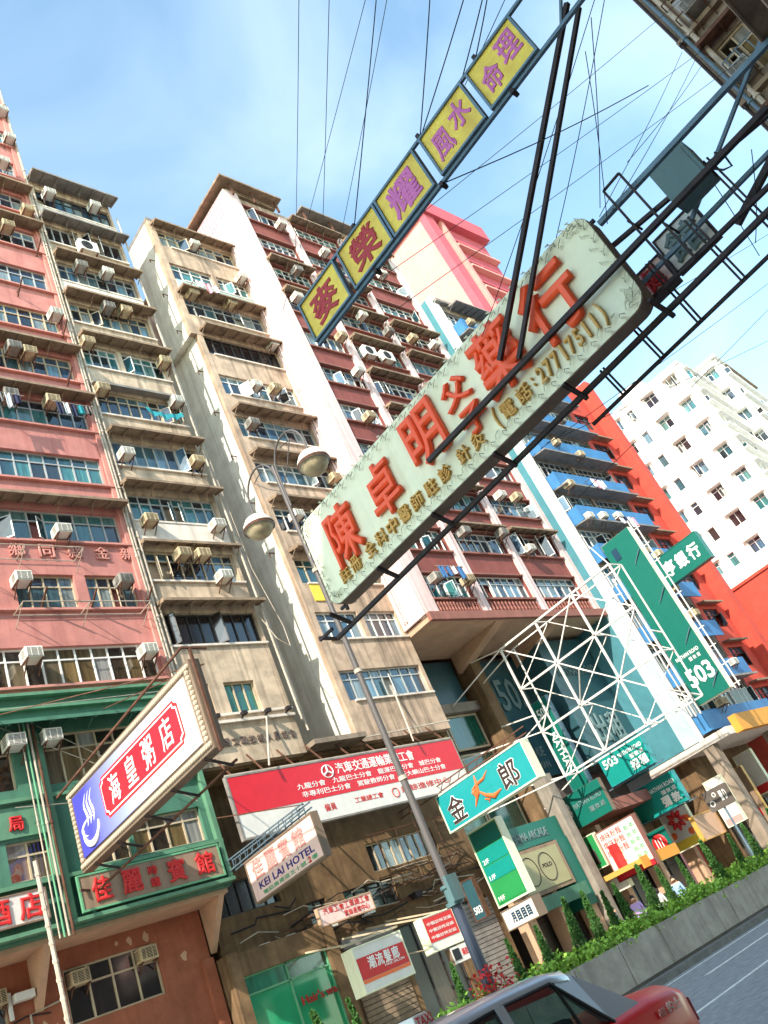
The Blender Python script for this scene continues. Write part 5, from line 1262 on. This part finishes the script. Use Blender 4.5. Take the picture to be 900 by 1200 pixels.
def cypress_proto():
    r = thing('cypress', 'small dark cypress', 'shrub', (0, 0, 0), 0, 'cypress bushes along the median')
    MB().tube((0, 0, 0), (.02, 0, 1.0), .03, 7, .012).build('trunk', 'bark', r, local=True)
    mb = MB()
    def shp():
        z = R.random()**.8; rad = .2*(1-z*.92)*(.75+.5*R.random()); t = R.uniform(0, 2*math.pi); return V((rad*math.cos(t), rad*math.sin(t), .1+z*1.15))
    leaves(mb, (0, 0, 0), 1500, .075, 0, 0, 0, shp)
    mb.build('crown', 'leaf_dark', r, local=True, fix=False); return r
cp = cypress_proto()
xs = [9.6, 10.5, 13.0, 14.5, 15.5, 16.6, 17.7, 18.4, 19.3, 20.2, 21.2, 22.5, 23.7, 24.9, 26.4, 28.2, 30.4, 33]
for i, x in enumerate(xs):
    o = cp if i == 0 else copy_tree(cp)
    o.location = (x, 13.45+R.uniform(-.2, .2), .97); s = R.uniform(.78, 1.12); o.scale = (s*R.uniform(.55, .8), s*.68, s); o.rotation_euler = (R.uniform(-.08, .08), R.uniform(-.08, .08), R.uniform(0, 6))
    o['label'] = 'narrow dark cypress bush in the median hedge, %s counted from the left' % ordinal(i)
# red flowers by the lamp foot
fm = MB()
for i in range(120): leaves(fm, (R.gauss(13.3, .3), R.gauss(12.95, .12), 1.35+R.uniform(-.15, .35)), 2, .09, .05, .05, .05)
o = fm.build('flower_bush', 'red_ink', None, fix=False); tag(o, 'clump of red blossom at the lamp foot in the planter', 'flowers')

# ------------------------------------------------------------------ people beyond the hedge
def person(label, x, y, rz, top, leg, h=1.68, stride=.1, arm=.2):
    r = thing('person', label, 'person', (x, y, .13), rz); k = h/1.7
    P = {'pel': (0, 0, .95), 'wai': (0, 0, 1.08), 'che': (0, -.01, 1.28), 'nec': (0, 0, 1.44), 'hed': (0, -.02, 1.54), 'top': (0, -.01, 1.66)}
    E_ = [('pel', 'wai'), ('wai', 'che'), ('che', 'nec'), ('nec', 'hed'), ('hed', 'top')]; rad = {'pel': .15, 'wai': .135, 'che': .15, 'nec': .055, 'hed': .085, 'top': .07}
    for s, n_ in ((-1, 'l'), (1, 'r')):
        P.update({n_+'sh': (s*.17, 0, 1.38), n_+'el': (s*.22, s*arm*.3, 1.1), n_+'wr': (s*.23, -.1-s*arm*.4, .86), n_+'fi': (s*.22, -.13-s*arm*.4, .77),
                  n_+'hi': (s*.09, 0, .88), n_+'kn': (s*.1, s*stride-.03, .48), n_+'an': (s*.1, s*stride*1.8+.03, .08), n_+'to': (s*.11, s*stride*1.8-.13, .03)})
        E_ += [('che', n_+'sh'), (n_+'sh', n_+'el'), (n_+'el', n_+'wr'), (n_+'wr', n_+'fi'), ('pel', n_+'hi'), (n_+'hi', n_+'kn'), (n_+'kn', n_+'an'), (n_+'an', n_+'to')]
        rad.update({n_+'sh': .068, n_+'el': .045, n_+'wr': .032, n_+'fi': .028, n_+'hi': .09, n_+'kn': .06, n_+'an': .045, n_+'to': .035})
    nm = list(P); me = bpy.data.meshes.new('body'); me.from_pydata([tuple(c*k for c in P[q]) for q in nm], [(nm.index(a), nm.index(b)) for a, b in E_], [])
    o = bpy.data.objects.new('body', me); C.objects.link(o); md = o.modifiers.new('skin', 'SKIN')
    for i, q in enumerate(nm):
        sv = me.skin_vertices[0].data[i]; sv.radius = (rad[q]*k, rad[q]*k*(.75 if q in ('pel', 'wai', 'che') else 1)); sv.use_root = q == 'pel'
    o.modifiers.new('smooth', 'SUBSURF').levels = 1
    pm = bpy.data.materials.new('person_surface'); pm.use_nodes = True; n = pm.node_tree.nodes; l = pm.node_tree.links.new; b = n['Principled BSDF']; b.inputs['Roughness'].default_value = .85
    tcn = n.new('ShaderNodeTexCoord'); sp = n.new('ShaderNodeSeparateXYZ'); l(tcn.outputs['Object'], sp.inputs[0]); rp = n.new('ShaderNodeValToRGB'); rp.color_ramp.interpolation = 'CONSTANT'
    mr = n.new('ShaderNodeMapRange'); mr.inputs[2].default_value = 1.75; l(sp.outputs['Z'], mr.inputs[0]); l(mr.outputs[0], rp.inputs[0])
    el = rp.color_ramp.elements
    while len(el) < 4: el.new(.5)
    for e, (ps, c) in zip(el, ((0, (40, 34, 34)), (.05, leg), (.54, top), (.835, (206, 156, 128)))): e.position = ps; e.color = (*lin(c), 1)
    l(rp.outputs[0], b.inputs['Base Color']); me.materials.append(pm)
    adopt(o, r, WM[r].copy())
    MB().lathe([(0, .115), (.06, .1), (.092, .05), (.096, 0), (.09, -.05), (.07, -.09)], (0, .02*k, 1.6*k), 12, 1.08).build('hair', 'hair', r, local=True, smooth=True)
    return r
person('walker in a dark checked top left of the hedge gap', 28.2, 20.5, .6, (70, 72, 96), (50, 50, 60))
person('walker in a lilac top by the gold shop awning', 29.8, 20.6, -1.2, (176, 150, 206), (60, 60, 80), 1.74)
person('walker in a pale grey top beside the shop column', 31.2, 20.4, 1.4, (190, 186, 184), (46, 46, 54), 1.6)
person('walker in a light blue top farther along the pavement', 32.8, 20.5, -1.5, (150, 180, 220), (80, 80, 96), 1.76)

# ------------------------------------------------------------------ taxi
g = thing('taxi', 'red taxi with a silver roof cut off by the bottom edge', 'taxi', (4.6, 5.55, 0))
TX, TY = 6.95, 5.55        # rear bumper, centre line; x runs back to front as -X
def ring(x, prof):         # prof: half widths / heights from sill to centre top
    return [(TX-x, TY-s*w_, z) for s, seq in ((1, prof), (-1, prof[::-1])) for w_, z in seq]
def loft(st, name, m, cap=True, smooth=True, parent=None):
    mb = MB(); k = len(ring(0, st[0][1]))
    for x, pr in st: mb.v += ring(x, pr)
    for i in range(len(st)-1):
        for j in range(k): mb.f.append((i*k+j, i*k+(j+1) % k, (i+1)*k+(j+1) % k, (i+1)*k+j))
    if cap: mb.f += [tuple(range(k)), tuple(range((len(st)-1)*k, len(st)*k))]
    o = mb.build(name, m, parent or g, smooth=smooth)
    if smooth:
        es = o.modifiers.new('edge', 'EDGE_SPLIT'); es.split_angle = math.radians(38)
    return o
def body(hw, zt, zs=.9, zb=.22): return [(hw*.94, zb), (hw, zb+.16), (hw, .62), (hw*.985, zs-.03), (hw*.955, zs+.015), (hw*.8, zt), (0.001, zt+.015)]
loft([(0, body(.76, .93, .86, .36)), (.05, body(.81, 1.0, .92, .28)), (.2, body(.845, 1.04, .95)), (.55, body(.85, 1.06, .965)), (1.0, body(.85, 1.05, .97)), (2.0, body(.85, .98, .965)), (3.1, body(.85, .97, .95)), (3.9, body(.845, .93, .88)), (4.45, body(.82, .86, .82)), (4.62, body(.76, .78, .74, .3))], 'body', 'taxi_red')
# greenhouse: roof shell and pillars in silver, glass between
def roofp(hw, z): return [(hw, z-.09), (hw*.985, z-.05), (hw*.93, z-.012), (hw*.7, z+.012), (.001, z+.02)]
loft([(1.02, roofp(.6, 1.405)), (1.12, roofp(.635, 1.455)), (1.35, roofp(.655, 1.485)), (1.9, roofp(.665, 1.497)), (2.5, roofp(.66, 1.49)), (2.85, roofp(.645, 1.465)), (3.0, roofp(.62, 1.42))], 'roof', 'taxi_silver')
for s in (-1, 1):
    Y = lambda w_: TY-s*w_
    mb = MB()          # broad rear pillar sweeping down to the deck
    mb.add([(TX-1.04, Y(.6), 1.39), (TX-1.34, Y(.645), 1.41), (TX-1.02, Y(.79), .975), (TX-.58, Y(.775), .985), (TX-1.04, Y(.55), 1.38), (TX-1.34, Y(.6), 1.39), (TX-1.02, Y(.73), .975), (TX-.58, Y(.7), .985)],
           [(0, 1, 2, 3), (7, 6, 5, 4), (0, 4, 5, 1), (1, 5, 6, 2), (2, 6, 7, 3), (3, 7, 4, 0)])
    mb.build('rear_pillar', 'taxi_silver', g)
    mb = MB(); mb.bar((TX-1.98, Y(.655), 1.42), (TX-2.02, Y(.795), .97), .09, .05); mb.build('centre_pillar', 'taxi_silver', g)
    mb = MB(); mb.bar((TX-2.95, Y(.63), 1.4), (TX-3.55, Y(.76), .95), .07, .05); mb.build('front_pillar', 'taxi_silver', g)
    mb = MB(); mb.path([(TX-1.02, Y(.795), .985), (TX-1.36, Y(.65), 1.4), (TX-1.95, Y(.662), 1.415), (TX-1.97, Y(.8), .985)], .016, 6); mb.build('window_seal', 'black', g)
    mb = MB(); mb.path([(TX-2.06, Y(.8), .985), (TX-2.03, Y(.662), 1.415), (TX-2.9, Y(.64), 1.4), (TX-3.45, Y(.77), .965)], .016, 6); mb.build('window_seal', 'black', g)
    mb = MB().bar((TX-1.33, Y(.65), 1.395), (TX-1.36, Y(.795), .985), .02); mb.build('quarter_bar', 'black', g)
    for a, nm in ((((1.03, .785, .98), (1.97, .788, .975), (1.95, .65, 1.41), (1.36, .64, 1.4)), 'rear_window'), (((2.06, .788, .975), (3.45, .76, .96), (2.9, .632, 1.4), (2.03, .65, 1.41)), 'front_window')):
        mb = MB().add([(TX-x, Y(w_), z) for x, w_, z in a], [(0, 1, 2, 3)]); mb.build(nm, 'car_glass', g, fix=False)
    mb = MB()
    for xw in (.95, 3.65):
        mb.tube((TX-xw, Y(.66), .31), (TX-xw, Y(.84), .31), .31, 22)
    for xw in (.95, 3.65):
        mb2 = MB().tube((TX-xw, Y(.655), .31), (TX-xw, Y(.845), .31), .31, 22); wo = mb2.build('wheel', 'rubber', g); MB().tube((TX-xw, Y(.84), .31), (TX-xw, Y(.855), .31), .2, 18).build('rim', 'chrome', wo)
    MB().box(TX-.06, TX+.012, *sorted((Y(.79), Y(.5))), .68, .86).build('tail_light', 'tail_red', g, bevel=.012)
    MB().box(TX-2.02, TX-2.0, *sorted((Y(.846), Y(.856))), .35, .95).build('door_gap', 'black', g)
    MB().box(TX-1.25, TX-1.05, *sorted((Y(.845), Y(.875))), .82, .86).build('door_handle', 'chrome', g); MB().box(TX-2.4, TX-2.2, *sorted((Y(.845), Y(.875))), .82, .86).build('door_handle', 'chrome', g)
    MB().box(TX-4.4, TX-.1, *sorted((Y(.845), Y(.862))), .5, .55).build('side_moulding', 'black', g)
for a, nm in ((((.6, .69, .99), (.6, -.69, .99), (1.05, -.54, 1.39), (1.05, .54, 1.39)), 'rear_screen'), (((3.55, .74, .95), (3.55, -.74, .95), (2.97, -.58, 1.41), (2.97, .58, 1.41)), 'windscreen')):
    MB().add([(TX-x, TY-w_, z) for x, w_, z in a], [(0, 1, 2, 3)]).build(nm, 'car_glass', g, fix=False)
MB().box(TX-.12, TX+.1, TY-.84, TY+.84, .36, .56).build('bumper', 'black', g, bevel=.03); MB().box(TX-4.75, TX-4.5, TY-.82, TY+.82, .3, .52).build('bumper', 'black', g, bevel=.03)
MB().box(TX-.01, TX+.02, TY-.26, TY+.26, .66, .78).build('number_plate', 'yellow_face', g)
for y in (-.38, .38): MB().box(TX-2.75, TX-2.6, TY+y-.25, TY+y+.25, .55, 1.24).build('seat', 'seat_cloth', g, bevel=.04)
MB().box(TX-1.5, TX-1.3, TY-.68, TY+.68, .5, 1.16).build('rear_seat', 'seat_cloth', g, bevel=.05); MB().box(TX-3.4, TX-1.1, TY-.72, TY+.72, .45, .9).build('cabin_floor', 'black', g)
MB().box(TX-1.75, TX-1.45, TY-.6, TY-.1, .92, 1.2).build('cushion', 'cloth_blue', g, bevel=.08)
sg = MB(); sg.add([(TX-2.32, TY-.17, 1.5), (TX-2.12, TY-.17, 1.5), (TX-2.12, TY+.17, 1.5), (TX-2.32, TY+.17, 1.5), (TX-2.29, TY-.14, 1.6), (TX-2.15, TY-.14, 1.6), (TX-2.15, TY+.14, 1.6), (TX-2.29, TY+.14, 1.6)], [(0, 1, 2, 3), (4, 5, 6, 7), (0, 1, 5, 4), (1, 2, 6, 5), (2, 3, 7, 6), (3, 0, 4, 7)])
sgo = sg.build('roof_sign', 'white_face', g, bevel=.012)
text('lettering', 'TAXI', 'red_ink', g, Face((TX-2.22, TY-.168, 0), (1, 0, 0), (0, -1, 0)), -.08, .08, 1.52, 1.585, .0, .004, .02)
text('lettering', 'TAXI', 'red_ink', g, Face((TX-2.122, TY, 0), (0, 1, 0), (1, 0, 0)), -.13, .13, 1.52, 1.585, .0, .006, .02)
FT = south(TY-.85)
text('lettering', '的士', 'pink_face', g, FT, TX-.42, TX-.23, .84, .92, .0, .01, .01)
text('lettering', '市區', 'pink_ink', g, FT, TX-.56, TX-.45, .85, .91, .0, .012, .0)

flush_text()
